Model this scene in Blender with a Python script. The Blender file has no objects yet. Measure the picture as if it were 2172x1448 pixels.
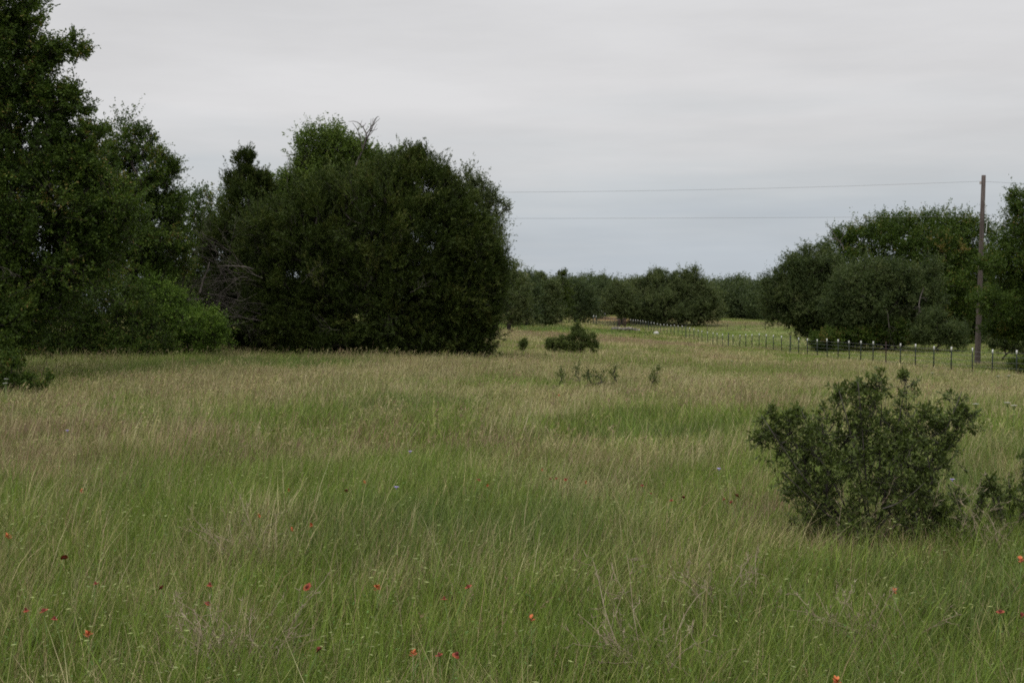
import bpy, math, random
import numpy as np
from mathutils import Vector, Matrix

# ------------------------------------------------------------------ camera, world, sun, exposure
S = bpy.context.scene
COL = S.collection
F = 2600.0                      # focal length in photo pixels (photo 2172 x 1448)
CAMZ = 1.65
PITCH = math.atan(60.0 / F)     # horizon at photo row 664
cam_d = bpy.data.cameras.new("camera"); cam = bpy.data.objects.new("camera", cam_d); COL.objects.link(cam)
cam_d.sensor_width = 36.0; cam_d.lens = F / 2172.0 * 36.0
cam_d.clip_start = 0.1; cam_d.clip_end = 6000
cam.location = (0, 0, CAMZ); cam.rotation_euler = (math.pi / 2 - PITCH, 0, 0)
S.camera = cam

SUN_EL, SUN_AZ = math.radians(52), math.radians(200)
W = bpy.data.worlds.new("World"); S.world = W; W.use_nodes = True
wn = W.node_tree; wn.nodes.clear()
def N(t, typ, **kw):
    n = t.nodes.new(typ)
    for k, v in kw.items(): setattr(n, k, v)
    return n
def ramp(t, stops, interp='LINEAR'):
    r = N(t, 'ShaderNodeValToRGB'); r.color_ramp.interpolation = interp
    e = r.color_ramp.elements
    while len(e) < len(stops): e.new(0.5)
    for el, (p, c) in zip(e, stops): el.position = p; el.color = (c[0], c[1], c[2], 1)
    return r
sky = N(wn, 'ShaderNodeTexSky', sky_type='NISHITA'); sky.sun_disc = False
sky.sun_elevation = SUN_EL; sky.sun_rotation = SUN_AZ; sky.air_density = 1.5; sky.dust_density = 3.0
bg1 = N(wn, 'ShaderNodeBackground'); bg1.inputs[1].default_value = 0.08
bg2 = N(wn, 'ShaderNodeBackground'); bg2.inputs[1].default_value = 1.0
tc = N(wn, 'ShaderNodeTexCoord'); sep = N(wn, 'ShaderNodeSeparateXYZ')
wn.links.new(tc.outputs['Generated'], sep.inputs[0])
# stretched cloud streaks shift the grey layers a little
mp = N(wn, 'ShaderNodeMapping'); mp.inputs['Scale'].default_value = (2.2, 2.2, 22); mp.inputs['Rotation'].default_value = (0.0, 0.05, 0)
wn.links.new(tc.outputs['Generated'], mp.inputs[0])
nz = N(wn, 'ShaderNodeTexNoise'); nz.inputs['Scale'].default_value = 1.6; nz.inputs['Detail'].default_value = 5; nz.inputs['Roughness'].default_value = 0.5
wn.links.new(mp.outputs[0], nz.inputs[0])
ad = N(wn, 'ShaderNodeMath', operation='MULTIPLY_ADD'); ad.inputs[1].default_value = 0.13; 
wn.links.new(nz.outputs[0], ad.inputs[0])
sb = N(wn, 'ShaderNodeMath', operation='SUBTRACT'); sb.inputs[1].default_value = 0.065
wn.links.new(sep.outputs[2], sb.inputs[0]); wn.links.new(sb.outputs[0], ad.inputs[2])
cr = ramp(wn, [(0.0, (.51, .56, .61)), (0.045, (.515, .563, .613)), (0.085, (.585, .62, .65)), (0.12, (.645, .657, .672)),
               (0.18, (.715, .71, .718)), (0.27, (.71, .708, .718)), (0.5, (1.1, 1.1, 1.11)), (1.0, (1.9, 1.9, 1.91))])
wn.links.new(ad.outputs[0], cr.inputs[0])
# soft brightness mottling of the overcast
mp2 = N(wn, 'ShaderNodeMapping'); mp2.inputs['Scale'].default_value = (1.5, 1.5, 9); mp2.inputs['Location'].default_value = (3, 1, 2)
mp2.inputs['Rotation'].default_value = (0.0, 0.12, 0)
wn.links.new(tc.outputs['Generated'], mp2.inputs[0])
nz2 = N(wn, 'ShaderNodeTexNoise'); nz2.inputs['Scale'].default_value = 2.3; nz2.inputs['Detail'].default_value = 6; nz2.inputs['Roughness'].default_value = 0.55
wn.links.new(mp2.outputs[0], nz2.inputs[0])
mr = N(wn, 'ShaderNodeMapRange'); mr.inputs[1].default_value = .3; mr.inputs[2].default_value = .7; mr.inputs[3].default_value = .91; mr.inputs[4].default_value = 1.05
wn.links.new(nz2.outputs[0], mr.inputs[0])
vm = N(wn, 'ShaderNodeVectorMath', operation='SCALE')
wn.links.new(cr.outputs[0], vm.inputs[0]); wn.links.new(mr.outputs[0], vm.inputs['Scale'])
wn.links.new(vm.outputs[0], bg2.inputs[0]); wn.links.new(sky.outputs[0], bg1.inputs[0])
mxw = N(wn, 'ShaderNodeMixShader'); mxw.inputs[0].default_value = 0.96
wo = N(wn, 'ShaderNodeOutputWorld')
wn.links.new(bg1.outputs[0], mxw.inputs[1]); wn.links.new(bg2.outputs[0], mxw.inputs[2]); wn.links.new(mxw.outputs[0], wo.inputs[0])
W.cycles.sampling_method = 'AUTOMATIC'

sun_d = bpy.data.lights.new("sun", 'SUN'); sun_d.energy = 1.1; sun_d.angle = math.radians(40); sun_d.color = (1, .97, .93)
sun = bpy.data.objects.new("sun", sun_d); COL.objects.link(sun)
sd = Vector((math.sin(SUN_AZ) * math.cos(SUN_EL), math.cos(SUN_AZ) * math.cos(SUN_EL), math.sin(SUN_EL)))
sun.rotation_euler = sd.to_track_quat('Z', 'Y').to_euler()

S.view_settings.view_transform = 'Standard'; S.view_settings.look = 'None'
S.view_settings.exposure = 0.0; S.view_settings.gamma = 1.0
S.cycles.filter_width = 1.85; S.cycles.max_bounces = 5; S.cycles.diffuse_bounces = 3; S.cycles.glossy_bounces = 2; S.cycles.transmission_bounces = 3
S.cycles.transparent_max_bounces = 4; S.cycles.use_denoising = False; S.cycles.volume_bounces = 0
S.cycles.caustics_reflective = False; S.cycles.caustics_refractive = False

# ------------------------------------------------------------------ helpers
cp, sp = math.cos(PITCH), math.sin(PITCH)
def ray(px, py):
    """direction through a photo pixel, scaled so that y = 1"""
    u, v = (px - 1086) / F, (724 - py) / F
    d = np.array([u, cp + v * sp, -sp + v * cp])
    return d / d[1]
def at(px, py, Y):
    d = ray(px, py); return np.array([d[0] * Y, Y, CAMZ + d[2] * Y])

# terrain: gentle swell fitted through heights read off the fence, trees and shrubs
CT = [(0,0,0),(0,8,0),(5,8,0),(-5,8,0),(0,18,0),(-8,18,.0),(8,18,-.02),(-13,38,.24),(-20,40,.34),(-10,37,.2),(-6,38,.1),(-16,30,.1),(-9,24,.02),(-1.4,42,-.1),(6,30,-.2),(14,32,-.45),
      (23.1,55,-1.38),(22.5,60,-1.45),(22.3,67,-1.46),(22,75,-1.5),(21.8,85,-1.54),(21.4,97,-1.6),(21,113,-1.8),(20.7,121,-1.75),
      (20.3,136,-1.5),(19.7,157,-1.25),(19.1,176,-.92),(18.7,194,-.75),(3.4,70,-.8),(.8,150,.05),(0,170,.6),(17.7,150,-1.0),
      (13.8,150,-.55),(14.5,184,-.4),(25,205,-.4),(47,240,-.1),(53,270,.7),(36,170,-.75),(26,105,-1.4),(40,110,-1.3),(27.5,72,-1.25),
      (35,62,-1.2),(16,215,1.0),(6,215,1.0),(-30,60,.1),(-60,80,.4),(-20,120,.4),(-40,200,1.0),(0,300,1.2),(60,320,1.2),(150,200,0),
      (-150,200,1),(150,50,-1),(-150,50,.5),(0,-50,0),(-100,-60,0),(100,-60,-.5),(0,500,1.5),(300,500,1.5),(-300,500,1.5),(300,0,0),(-300,0,.5),
      (35,85,-1.4),(10,110,-.75),(8,50,-.55),(12,85,-1.0)]
CT = np.array(CT, float)
def _phi(r): return np.sqrt(r * r + 10.0 ** 2)
_A = _phi(np.linalg.norm(CT[:, None, :2] - CT[None, :, :2], axis=2)) + np.eye(len(CT)) * -0.6
_w = np.linalg.solve(_A, CT[:, 2])
def G(x, y):
    x = np.atleast_1d(np.asarray(x, float)); y = np.atleast_1d(np.asarray(y, float))
    sh = x.shape; x = x.ravel(); y = y.ravel(); out = np.empty(len(x))
    for i in range(0, len(x), 20000):
        P = np.stack([x[i:i+20000], y[i:i+20000]], 1)
        out[i:i+20000] = _phi(np.linalg.norm(P[:, None] - CT[None, :, :2], axis=2)) @ _w
    r = np.hypot(x, y); k = np.clip((r - 350) / 250, 0, 1); k = k * k * (3 - 2 * k)
    return (out * (1 - k) + 1.2 * k).reshape(sh)
def g1(x, y): return float(G([x], [y])[0])
def at_px(px, py, h=0.0, y0=3.0, y1=260.0):
    """where the ray through a photo pixel comes down to h above the ground"""
    ys = np.geomspace(y0, y1, 1500); d = ray(px, py)
    k = np.argmax(CAMZ + d[2] * ys <= G(d[0] * ys, ys) + h)
    Y = ys[k]; return np.array([d[0] * Y, Y, g1(d[0] * Y, Y)])

def _hash(ix, iy, seed):
    h = (ix.astype(np.int64) * 374761393 + iy.astype(np.int64) * 668265263 + seed * 1442695041) & 0xffffffff
    h = ((h ^ (h >> 13)) * 1274126177) & 0xffffffff
    return ((h ^ (h >> 16)) & 0xffffff) / float(0xffffff)
def vnoise(x, y, seed=0):
    ix, iy = np.floor(x), np.floor(y); fx, fy = x - ix, y - iy
    fx = fx * fx * (3 - 2 * fx); fy = fy * fy * (3 - 2 * fy)
    a, b = _hash(ix, iy, seed), _hash(ix + 1, iy, seed); c, d = _hash(ix, iy + 1, seed), _hash(ix + 1, iy + 1, seed)
    return (a * (1 - fx) + b * fx) * (1 - fy) + (c * (1 - fx) + d * fx) * fy
def fbm(x, y, seed=0, oct=3):
    s = 0; a = .5; t = 0
    for o in range(oct):
        s = s + a * vnoise(x, y, seed + o * 17); t += a; x, y, a = x * 2.03, y * 2.03, a * .5
    return s / t

def build(name, V, faces, mat, parent=None, smooth=False, attrs=None, loc=None):
    """faces: list of (M,k) index arrays. attrs: name -> (type, array) on points"""
    V = np.asarray(V, np.float32)
    me = bpy.data.meshes.new(name)
    me.vertices.add(len(V)); me.vertices.foreach_set('co', V.ravel())
    faces = [np.asarray(f, np.int32) for f in faces if len(f)]
    nl = sum(f.size for f in faces); npoly = sum(len(f) for f in faces)
    me.loops.add(nl); me.polygons.add(npoly)
    me.loops.foreach_set('vertex_index', np.concatenate([f.ravel() for f in faces]))
    tot = np.concatenate([np.full(len(f), f.shape[1], np.int32) for f in faces])
    st = np.concatenate([[0], np.cumsum(tot)[:-1]]).astype(np.int32)
    me.polygons.foreach_set('loop_start', st)
    try: me.polygons.foreach_set('loop_total', tot)
    except Exception: pass
    for k, (ty, arr) in (attrs or {}).items():
        a = me.attributes.new(k, ty, 'POINT'); arr = np.asarray(arr, np.float32)
        a.data.foreach_set('color' if ty == 'FLOAT_COLOR' else ('vector' if ty == 'FLOAT_VECTOR' else 'value'), arr.ravel())
    if mat: me.materials.append(mat)
    me.update(calc_edges=True)
    if smooth: me.polygons.foreach_set('use_smooth', np.ones(npoly, bool))
    o = bpy.data.objects.new(name, me); 
    if parent is not False: COL.objects.link(o)
    if parent: o.parent = parent
    if loc is not None: o.location = loc
    return o
def tag(o, label=None, cat=None, group=None, kind=None):
    for k, v in (('label', label), ('category', cat), ('group', group), ('kind', kind)):
        if v: o[k] = v
    return o
def empty(name, loc, label, cat, group=None):
    o = bpy.data.objects.new(name, None); o.empty_display_size = .2; COL.objects.link(o); o.location = loc
    return tag(o, label, cat, group)
def norm(v): return v / np.maximum(np.linalg.norm(v, axis=-1, keepdims=True), 1e-9)
class MB:
    """collects tubes and quads into one mesh"""
    def __init__(s): s.v = []; s.f4 = []; s.f3 = []; s.n = 0; s.at = []
    def add(s, V, f4=None, f3=None):
        V = np.asarray(V, float).reshape(-1, 3)
        if f4 is not None and len(f4): s.f4.append(np.asarray(f4) + s.n)
        if f3 is not None and len(f3): s.f3.append(np.asarray(f3) + s.n)
        s.v.append(V); s.n += len(V)
    def cones(s, A, B, ra, rb, k=5):
        A, B = np.asarray(A, float).reshape(-1, 3), np.asarray(B, float).reshape(-1, 3); n = len(A)
        if not n: return
        ra = np.broadcast_to(ra, n); rb = np.broadcast_to(rb, n)
        d = norm(B - A); h = np.where(np.abs(d[:, 2:3]) > .9, [[1., 0, 0]], [[0, 0, 1.]])
        u = norm(np.cross(d, h)); w = np.cross(d, u)
        an = np.arange(k) * 2 * math.pi / k
        ring = u[:, None] * np.cos(an)[None, :, None] + w[:, None] * np.sin(an)[None, :, None]
        V = np.concatenate([A[:, None] + ring * ra[:, None, None], B[:, None] + ring * rb[:, None, None]], 1)
        i = np.arange(k); j = (i + 1) % k
        q = np.stack([i, j, j + k, i + k], 1)[None] + (np.arange(n) * 2 * k)[:, None, None]
        s.add(V.reshape(-1, 3), q.reshape(-1, 4))
    def path(s, P, R, k=6, cap=True):
        """one continuous tube along a polyline"""
        P = np.asarray(P, float); n = len(P); R = np.broadcast_to(np.asarray(R, float), n)
        t = norm(np.gradient(P, axis=0)); h = np.array([0, 0, 1.]) if abs(t[0, 2]) < .9 else np.array([1., 0, 0])
        u = norm(np.cross(t, h)); w = np.cross(t, u); an = np.arange(k) * 2 * math.pi / k
        V = P[:, None] + (u[:, None] * np.cos(an)[None, :, None] + w[:, None] * np.sin(an)[None, :, None]) * R[:, None, None]
        i = np.arange(k); j = (i + 1) % k
        q = (np.stack([i, j, j + k, i + k], 1)[None] + (np.arange(n - 1) * k)[:, None, None]).reshape(-1, 4)
        base = s.n; s.add(V.reshape(-1, 3), q)
        if cap:
            for r, c in ((0, P[0]), (n - 1, P[-1])):
                idx = base + r * k
                s.v.append(c.reshape(1, 3)); ci = s.n; s.n += 1
                s.f3.append(np.stack([np.full(k, ci), idx + i, idx + j], 1))
    def box(s, c, sz, R=None):
        c = np.asarray(c, float); q = np.array([[x, y, z] for x in (-.5, .5) for y in (-.5, .5) for z in (-.5, .5)]) * np.asarray(sz, float)
        if R is not None: q = q @ np.asarray(R).T
        s.add(q + c, [[0, 1, 3, 2], [4, 6, 7, 5], [0, 4, 5, 1], [2, 3, 7, 6], [0, 2, 6, 4], [1, 5, 7, 3]])
    def make(s, name, mat, parent=None, smooth=False, attrs=None, loc=None):
        fs = []
        if s.f4: fs.append(np.concatenate(s.f4))
        if s.f3: fs.append(np.concatenate(s.f3))
        return build(name, np.concatenate(s.v), fs, mat, parent, smooth, attrs, loc)

# ------------------------------------------------------------------ materials
def newmat(name):
    m = bpy.data.materials.new(name); m.use_nodes = True; t = m.node_tree; t.nodes.clear()
    o = N(t, 'ShaderNodeOutputMaterial'); return m, t, o
def noise_mat(name, cols, scale=(1, 1, 1), nscale=8, rough=.85, bump=.3, metallic=0, detail=6, spec=.3):
    m, t, o = newmat(name)
    c = N(t, 'ShaderNodeTexCoord'); mpn = N(t, 'ShaderNodeMapping'); mpn.inputs['Scale'].default_value = scale
    n = N(t, 'ShaderNodeTexNoise'); n.inputs['Scale'].default_value = nscale; n.inputs['Detail'].default_value = detail
    r = ramp(t, [(.3 + .4 * i / max(1, len(cols) - 1), cc) for i, cc in enumerate(cols)])
    b = N(t, 'ShaderNodeBsdfPrincipled'); b.inputs['Roughness'].default_value = rough; b.inputs['Metallic'].default_value = metallic
    b.inputs['Specular IOR Level'].default_value = spec
    bp = N(t, 'ShaderNodeBump'); bp.inputs['Strength'].default_value = bump; bp.inputs['Distance'].default_value = .02
    t.links.new(c.outputs['Object'], mpn.inputs[0]); t.links.new(mpn.outputs[0], n.inputs[0]); t.links.new(n.outputs[0], r.inputs[0])
    t.links.new(r.outputs[0], b.inputs['Base Color']); t.links.new(n.outputs[0], bp.inputs['Height']); t.links.new(bp.outputs[0], b.inputs['Normal'])
    t.links.new(b.outputs[0], o.inputs[0]); return m
def leaf_mat(name, stops, trans=.25, rough=.55, spec=.25):
    m, t, o = newmat(name)
    a = N(t, 'ShaderNodeAttribute', attribute_name='rnd'); r = ramp(t, stops)
    b = N(t, 'ShaderNodeBsdfPrincipled'); b.inputs['Roughness'].default_value = rough; b.inputs['Specular IOR Level'].default_value = spec
    tr = N(t, 'ShaderNodeBsdfTranslucent'); mx = N(t, 'ShaderNodeMixShader'); mx.inputs[0].default_value = trans
    hs = N(t, 'ShaderNodeMix', data_type='RGBA', blend_type='MULTIPLY'); hs.inputs[0].default_value = 1
    hs.inputs[7].default_value = (1.1, 1.25, .6, 1)
    t.links.new(a.outputs['Fac'], r.inputs[0]); t.links.new(r.outputs[0], b.inputs['Base Color']); t.links.new(r.outputs[0], hs.inputs[6])
    t.links.new(hs.outputs[2], tr.inputs[0])
    t.links.new(b.outputs[0], mx.inputs[1]); t.links.new(tr.outputs[0], mx.inputs[2]); t.links.new(mx.outputs[0], o.inputs[0]); return m
def grass_mat(name):
    m, t, o = newmat(name)
    a = N(t, 'ShaderNodeAttribute', attribute_name='col'); i = N(t, 'ShaderNodeAttribute', attribute_name='tint', attribute_type='INSTANCER')
    mu = N(t, 'ShaderNodeMix', data_type='RGBA', blend_type='MULTIPLY'); mu.inputs[0].default_value = 1
    b = N(t, 'ShaderNodeBsdfPrincipled'); b.inputs['Roughness'].default_value = .6; b.inputs['Specular IOR Level'].default_value = .2
    tr = N(t, 'ShaderNodeBsdfTranslucent'); mx = N(t, 'ShaderNodeMixShader'); mx.inputs[0].default_value = .22
    t.links.new(a.outputs['Color'], mu.inputs[6]); t.links.new(i.outputs['Color'], mu.inputs[7])
    t.links.new(mu.outputs[2], b.inputs['Base Color']); t.links.new(mu.outputs[2], tr.inputs[0])
    t.links.new(b.outputs[0], mx.inputs[1]); t.links.new(tr.outputs[0], mx.inputs[2]); t.links.new(mx.outputs[0], o.inputs[0]); return m
M_OAK = leaf_mat('oak_leaves', [(0, (.024, .042, .008)), (.45, (.046, .076, .013)), (.8, (.074, .112, .018)), (.96, (.12, .16, .028)), (1, (.17, .13, .04))], spec=.12)
M_OAKL = leaf_mat('bright_oak_leaves', [(0, (.045, .07, .014)), (.5, (.085, .128, .022)), (.85, (.125, .175, .032)), (1, (.17, .21, .05))], spec=.12)
M_LIVE = leaf_mat('live_oak_leaves', [(0, (.044, .060, .024)), (.5, (.080, .102, .038)), (.85, (.118, .140, .054)), (1, (.16, .17, .08))], spec=.12)
M_CEDAR = leaf_mat('cedar_sprays', [(0, (.024, .037, .009)), (.5, (.044, .064, .013)), (.85, (.072, .096, .020)), (1, (.10, .105, .028))], trans=.12, spec=.1)
M_BUSH = leaf_mat('bush_leaves', [(0, (.042, .075, .012)), (.5, (.085, .145, .020)), (.85, (.13, .20, .03)), (1, (.19, .24, .05))], spec=.12)
M_SHRUB = leaf_mat('shrub_leaves', [(0, (.040, .058, .016)), (.5, (.072, .098, .025)), (.85, (.11, .138, .036)), (1, (.155, .178, .05))], rough=.55, spec=.14)
M_GROVE = leaf_mat('grove_leaves', [(0, (.032, .048, .017)), (.5, (.058, .080, .027)), (.85, (.088, .112, .038)), (1, (.12, .135, .055))], spec=.12)
M_FAR = leaf_mat('far_leaves', [(0, (.034, .050, .022)), (.5, (.058, .080, .032)), (.85, (.086, .110, .043)), (1, (.11, .13, .055))], spec=.12)
M_BARK = noise_mat('bark', [(.022, .019, .016), (.05, .043, .036), (.09, .08, .07)], (1, 1, .35), 14, .95, .6)
M_DEAD = noise_mat('dead_wood', [(.045, .037, .032), (.085, .072, .064), (.15, .132, .12)], (1, 1, .4), 18, .95, .4)
M_LOG = noise_mat('weathered_log', [(.06, .05, .045), (.16, .14, .125), (.34, .31, .28)], (.6, .6, .6), 6, .95, .4)
M_POLE = noise_mat('pole_wood', [(.045, .035, .03), (.078, .062, .054), (.115, .094, .083)], (6, 6, .35), 5, .9, .35)
M_STEEL = noise_mat('painted_post_steel', [(.008, .014, .010), (.014, .022, .015), (.026, .034, .024)], (1, 1, 1), 20, .6, .1)
M_WHITE = noise_mat('white_tip_paint', [(.45, .45, .43), (.6, .6, .58), (.68, .68, .66)], (1, 1, 1), 30, .6, .05)
M_RUST = noise_mat('rusty_pipe', [(.014, .009, .008), (.030, .017, .013), (.048, .028, .021)], (1, 1, 1), 16, .85, .2)
M_WIRE = noise_mat('galvanised_wire', [(.10, .10, .10), (.16, .16, .16)], (1, 1, 1), 10, .6, 0)
M_CABLE = noise_mat('power_cable', [(.17, .17, .175), (.22, .22, .225)], (1, 1, 1), 4, .7, 0)
M_GATE = noise_mat('gate_pipe', [(.015, .018, .014), (.03, .033, .028), (.05, .045, .038)], (1, 1, 1), 12, .6, .1)
M_STONE = noise_mat('limestone', [(.25, .24, .22), (.42, .41, .39), (.55, .54, .52)], (1, 1, 1), 5, .95, .5)
M_GRASS = grass_mat('meadow_grass_blades')
M_TAN = noise_mat('dry_stalk', [(.16, .115, .078), (.26, .205, .14), (.36, .30, .21)], (1, 1, .5), 25, .9, 0)
M_STEMG = noise_mat('flower_stem', [(.08, .13, .03), (.13, .19, .05)], (1, 1, 1), 25, .7, 0)
M_RED = noise_mat('red_petal', [(.15, .022, .011), (.23, .038, .016), (.31, .07, .024)], (1, 1, 1), 60, .7, 0)
M_ORANGE = noise_mat('orange_bract', [(.36, .075, .025), (.48, .12, .04), (.56, .2, .07)], (1, 1, 1), 60, .7, 0)
M_CENTRE = noise_mat('flower_centre', [(.07, .012, .01), (.14, .025, .015)], (1, 1, 1), 90, .9, .1)
M_PURPLE = noise_mat('lilac_petal', [(.28, .22, .5), (.45, .38, .68)], (1, 1, 1), 60, .7, 0)
M_UMBEL = noise_mat('white_floret', [(.36, .37, .32), (.5, .5, .44)], (1, 1, 1), 60, .8, 0)
M_GLASS = noise_mat('porcelain_insulator', [(.25, .2, .18), (.4, .36, .33)], (1, 1, 1), 8, .3, 0)

# ------------------------------------------------------------------ sward colour map (world space)
def blob(x, y, cx, cy, rx, ry, soft=1.0, seed=3):
    wob = (fbm(x / max(rx, ry) * 2.5 + 9, y / max(rx, ry) * 2.5, seed) - .5) * 1.2
    d = np.hypot((x - cx) / rx, (y - cy) / ry) + wob
    return np.clip((1.15 - d) / .5, 0, 1)
def fence_x(y): return 22.5 - (y - 60) * .0287
def sward(x, y):
    """dry (tan) and red fractions and lush factor, 0..1"""
    x = np.asarray(x, float); y = np.asarray(y, float)
    sc = np.clip(y / 16, .8, 6)
    n1 = fbm(x / 1.7, y / 2.6, 1); n2 = fbm(x / 6 + 5, y / 11, 2); n3 = fbm(x / 2.6 + 11, y / 5, 7)
    far = np.clip((y - 5) / 22, 0, 1)
    n4 = fbm(x / 3.4 + 21, y / 7, 41); n5 = fbm(x / 8 + 2, y / 3.4 + 7, 57); dry = .4 * (n5 - .5) * 2 * np.clip((y - 8) / 12, 0, 1) - .16 * np.clip((-x - 2) / 5, 0, 1) * np.clip((y - 18) / 6, 0, 1) + .30 + .5 * (n1 - .5) * 2 + .6 * (n2 - .5) * 2 + .5 * (n4 - .5) * 2 + far * .15 - .05 * (1 - far)
    red = np.clip((n3 - .56) * 2.4, 0, .35) + 0 * x
    band = blob(x, y, -5.0, 14.0, 5.0, 3.2)
    red = red + band * .45 - .3 * np.clip((9 - y) / 4, 0, 1); dry = dry + band * .15
    dry = dry + .14 * blob(x, y, 6, 30, 13, 14) + .10 * blob(x, y, 8, 60, 14, 22)
    lush = np.maximum.reduce([.75 * blob(x, y, 2.1, 16.0, 1.9, 2.4), blob(x, y, -6.5, 35, 2.6, 3.0), .9 * blob(x, y, -1.8, 20.5, 1.4, 2.0),
                              .9 * blob(x, y, -9.5, 31, 1.5, 2), .7 * blob(x, y, 6.5, 13, 1.2, 2.0), blob(x, y, 3.5, 11.5, .9, 1.6),
                              .8 * blob(x, y, -.5, 9, 1.2, 1.3), .8 * blob(x, y, 2.6, 6.6, .8, .9)])
    strip = blob(x, y, 8, 112, 13, 15); red = red + strip * .8; dry = dry + .1 * strip
    lush = np.maximum(lush, .9 * blob(x, y, 3, 146, 14, 13))
    dry = dry + .35 * blob(x, y, 2, 166, 12, 6)
    past = np.clip((x - fence_x(y) - .5) / 2, 0, 1) * np.clip((y - 40) / 15, 0, 1)
    dry = dry * (1 - .5 * past) + .06 * past ; red = red * (1 - past) + past * .75 * blob(x, y, 44, 222, 30, 14)
    lush = np.maximum(lush * (1 - past), past * .25)
    lush = .75 * lush; dry = dry * (1 - .85 * lush); red = red * (1 - .9 * lush)
    return np.clip(dry, 0, 1), np.clip(red, 0, 1), np.clip(lush, 0, 1), past
C_GREEN = np.array([.14, .18, .042]); C_TAN = np.array([.315, .28, .135]); C_RED = np.array([.25, .17, .095]); C_LUSH = np.array([.14, .185, .05])

# ------------------------------------------------------------------ ground sheet
def spaced(lo, hi, n, c, k):
    t = np.linspace(-1, 1, n); v = np.sinh(k * t) / math.sinh(k)
    return np.where(v < 0, c + v * (c - lo), c + v * (hi - c))
xs = spaced(-3000, 3000, 181, 4, 6.5); ys = np.concatenate([np.linspace(-400, -10, 12), np.geomspace(1, 3200, 260) - 8])
XX, YY = np.meshgrid(xs, ys); ZZ = G(XX, YY)
nx, ny = len(xs), len(ys)
ii = (np.arange(ny - 1)[:, None] * nx + np.arange(nx - 1)[None]).ravel()
gq = np.stack([ii, ii + 1, ii + nx + 1, ii + nx], 1)
gm, gt, go = newmat('meadow_soil')
gc = N(gt, 'ShaderNodeTexCoord'); gn = N(gt, 'ShaderNodeTexNoise'); gn.inputs['Scale'].default_value = 1.4; gn.inputs['Detail'].default_value = 8
gn2 = N(gt, 'ShaderNodeTexNoise'); gn2.inputs['Scale'].default_value = 18; gn2.inputs['Detail'].default_value = 6
ga = N(gt, 'ShaderNodeAttribute', attribute_name='col')
gmr = N(gt, 'ShaderNodeMapRange'); gmr.inputs[1].default_value = .3; gmr.inputs[2].default_value = .7; gmr.inputs[3].default_value = .6; gmr.inputs[4].default_value = 1.25
gmr2 = N(gt, 'ShaderNodeMapRange'); gmr2.inputs[1].default_value = .3; gmr2.inputs[2].default_value = .7; gmr2.inputs[3].default_value = .7; gmr2.inputs[4].default_value = 1.2
gmm = N(gt, 'ShaderNodeMath', operation='MULTIPLY'); gv = N(gt, 'ShaderNodeVectorMath', operation='SCALE')
gb = N(gt, 'ShaderNodeBsdfPrincipled'); gb.inputs['Roughness'].default_value = .95; gb.inputs['Specular IOR Level'].default_value = .1
gbp = N(gt, 'ShaderNodeBump'); gbp.inputs['Strength'].default_value = .6; gbp.inputs['Distance'].default_value = .08
for a_, b_ in ((gc.outputs['Object'], gn.inputs[0]), (gc.outputs['Object'], gn2.inputs[0]), (gn.outputs[0], gmr.inputs[0]), (gn2.outputs[0], gmr2.inputs[0]),
               (gmr.outputs[0], gmm.inputs[0]), (gmr2.outputs[0], gmm.inputs[1]), (ga.outputs['Color'], gv.inputs[0]), (gmm.outputs[0], gv.inputs['Scale']),
               (gv.outputs[0], gb.inputs['Base Color']), (gn2.outputs[0], gbp.inputs['Height']), (gbp.outputs[0], gb.inputs['Normal']), (gb.outputs[0], go.inputs[0])):
    gt.links.new(a_, b_)
d_, r_, l_, p_ = sward(XX.ravel(), YY.ravel())
gcol = C_GREEN * (1 - d_[:, None]) + C_TAN * d_[:, None]; gcol = gcol * (1 - r_[:, None]) + C_RED * r_[:, None]; gcol = gcol * (1 - .5 * l_[:, None]) + C_LUSH * .5 * l_[:, None]
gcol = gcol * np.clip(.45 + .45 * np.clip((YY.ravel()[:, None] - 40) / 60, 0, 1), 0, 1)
dirt = blob(XX.ravel(), YY.ravel(), 17.5, 212, 4.5, 7)[:, None]
gcol = gcol * (1 - dirt) + np.array([.30, .17, .08]) * dirt
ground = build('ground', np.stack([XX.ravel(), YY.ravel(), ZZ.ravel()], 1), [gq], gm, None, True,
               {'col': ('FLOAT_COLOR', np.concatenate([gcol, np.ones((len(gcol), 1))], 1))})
tag(ground, 'gently rolling soil of the ranch meadow', 'ground', kind='structure')

# ------------------------------------------------------------------ grass
def pal(rng, n, cls):
    """blade colours for a sward class"""
    P = {'green': [(.124, .182, .024), (.160, .218, .035), (.090, .136, .020), (.31, .31, .11), (.27, .21, .115)],
         'lush':  [(.095, .142, .028), (.120, .168, .036), (.078, .118, .025), (.155, .195, .050), (.23, .22, .09)],
         'mixed': [(.155, .192, .040), (.245, .24, .085), (.325, .28, .14), (.112, .150, .030), (.235, .16, .092)],
         'tan':   [(.345, .300, .148), (.285, .258, .115), (.405, .352, .20), (.165, .195, .044), (.27, .195, .11)],
         'red':   [(.25, .172, .105), (.21, .142, .088), (.31, .24, .145), (.155, .178, .048), (.285, .208, .125)]}[cls]
    w = {'green': [.34, .29, .2, .10, .07], 'lush': [.3, .3, .25, .1, .05], 'mixed': [.3, .25, .22, .13, .1], 'tan': [.3, .27, .2, .15, .08], 'red': [.33, .25, .2, .14, .08]}[cls]
    c = np.array(P)[rng.choice(len(P), n, p=w)]
    return c * rng.uniform(.6, 1.45, (n, 1))
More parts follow.
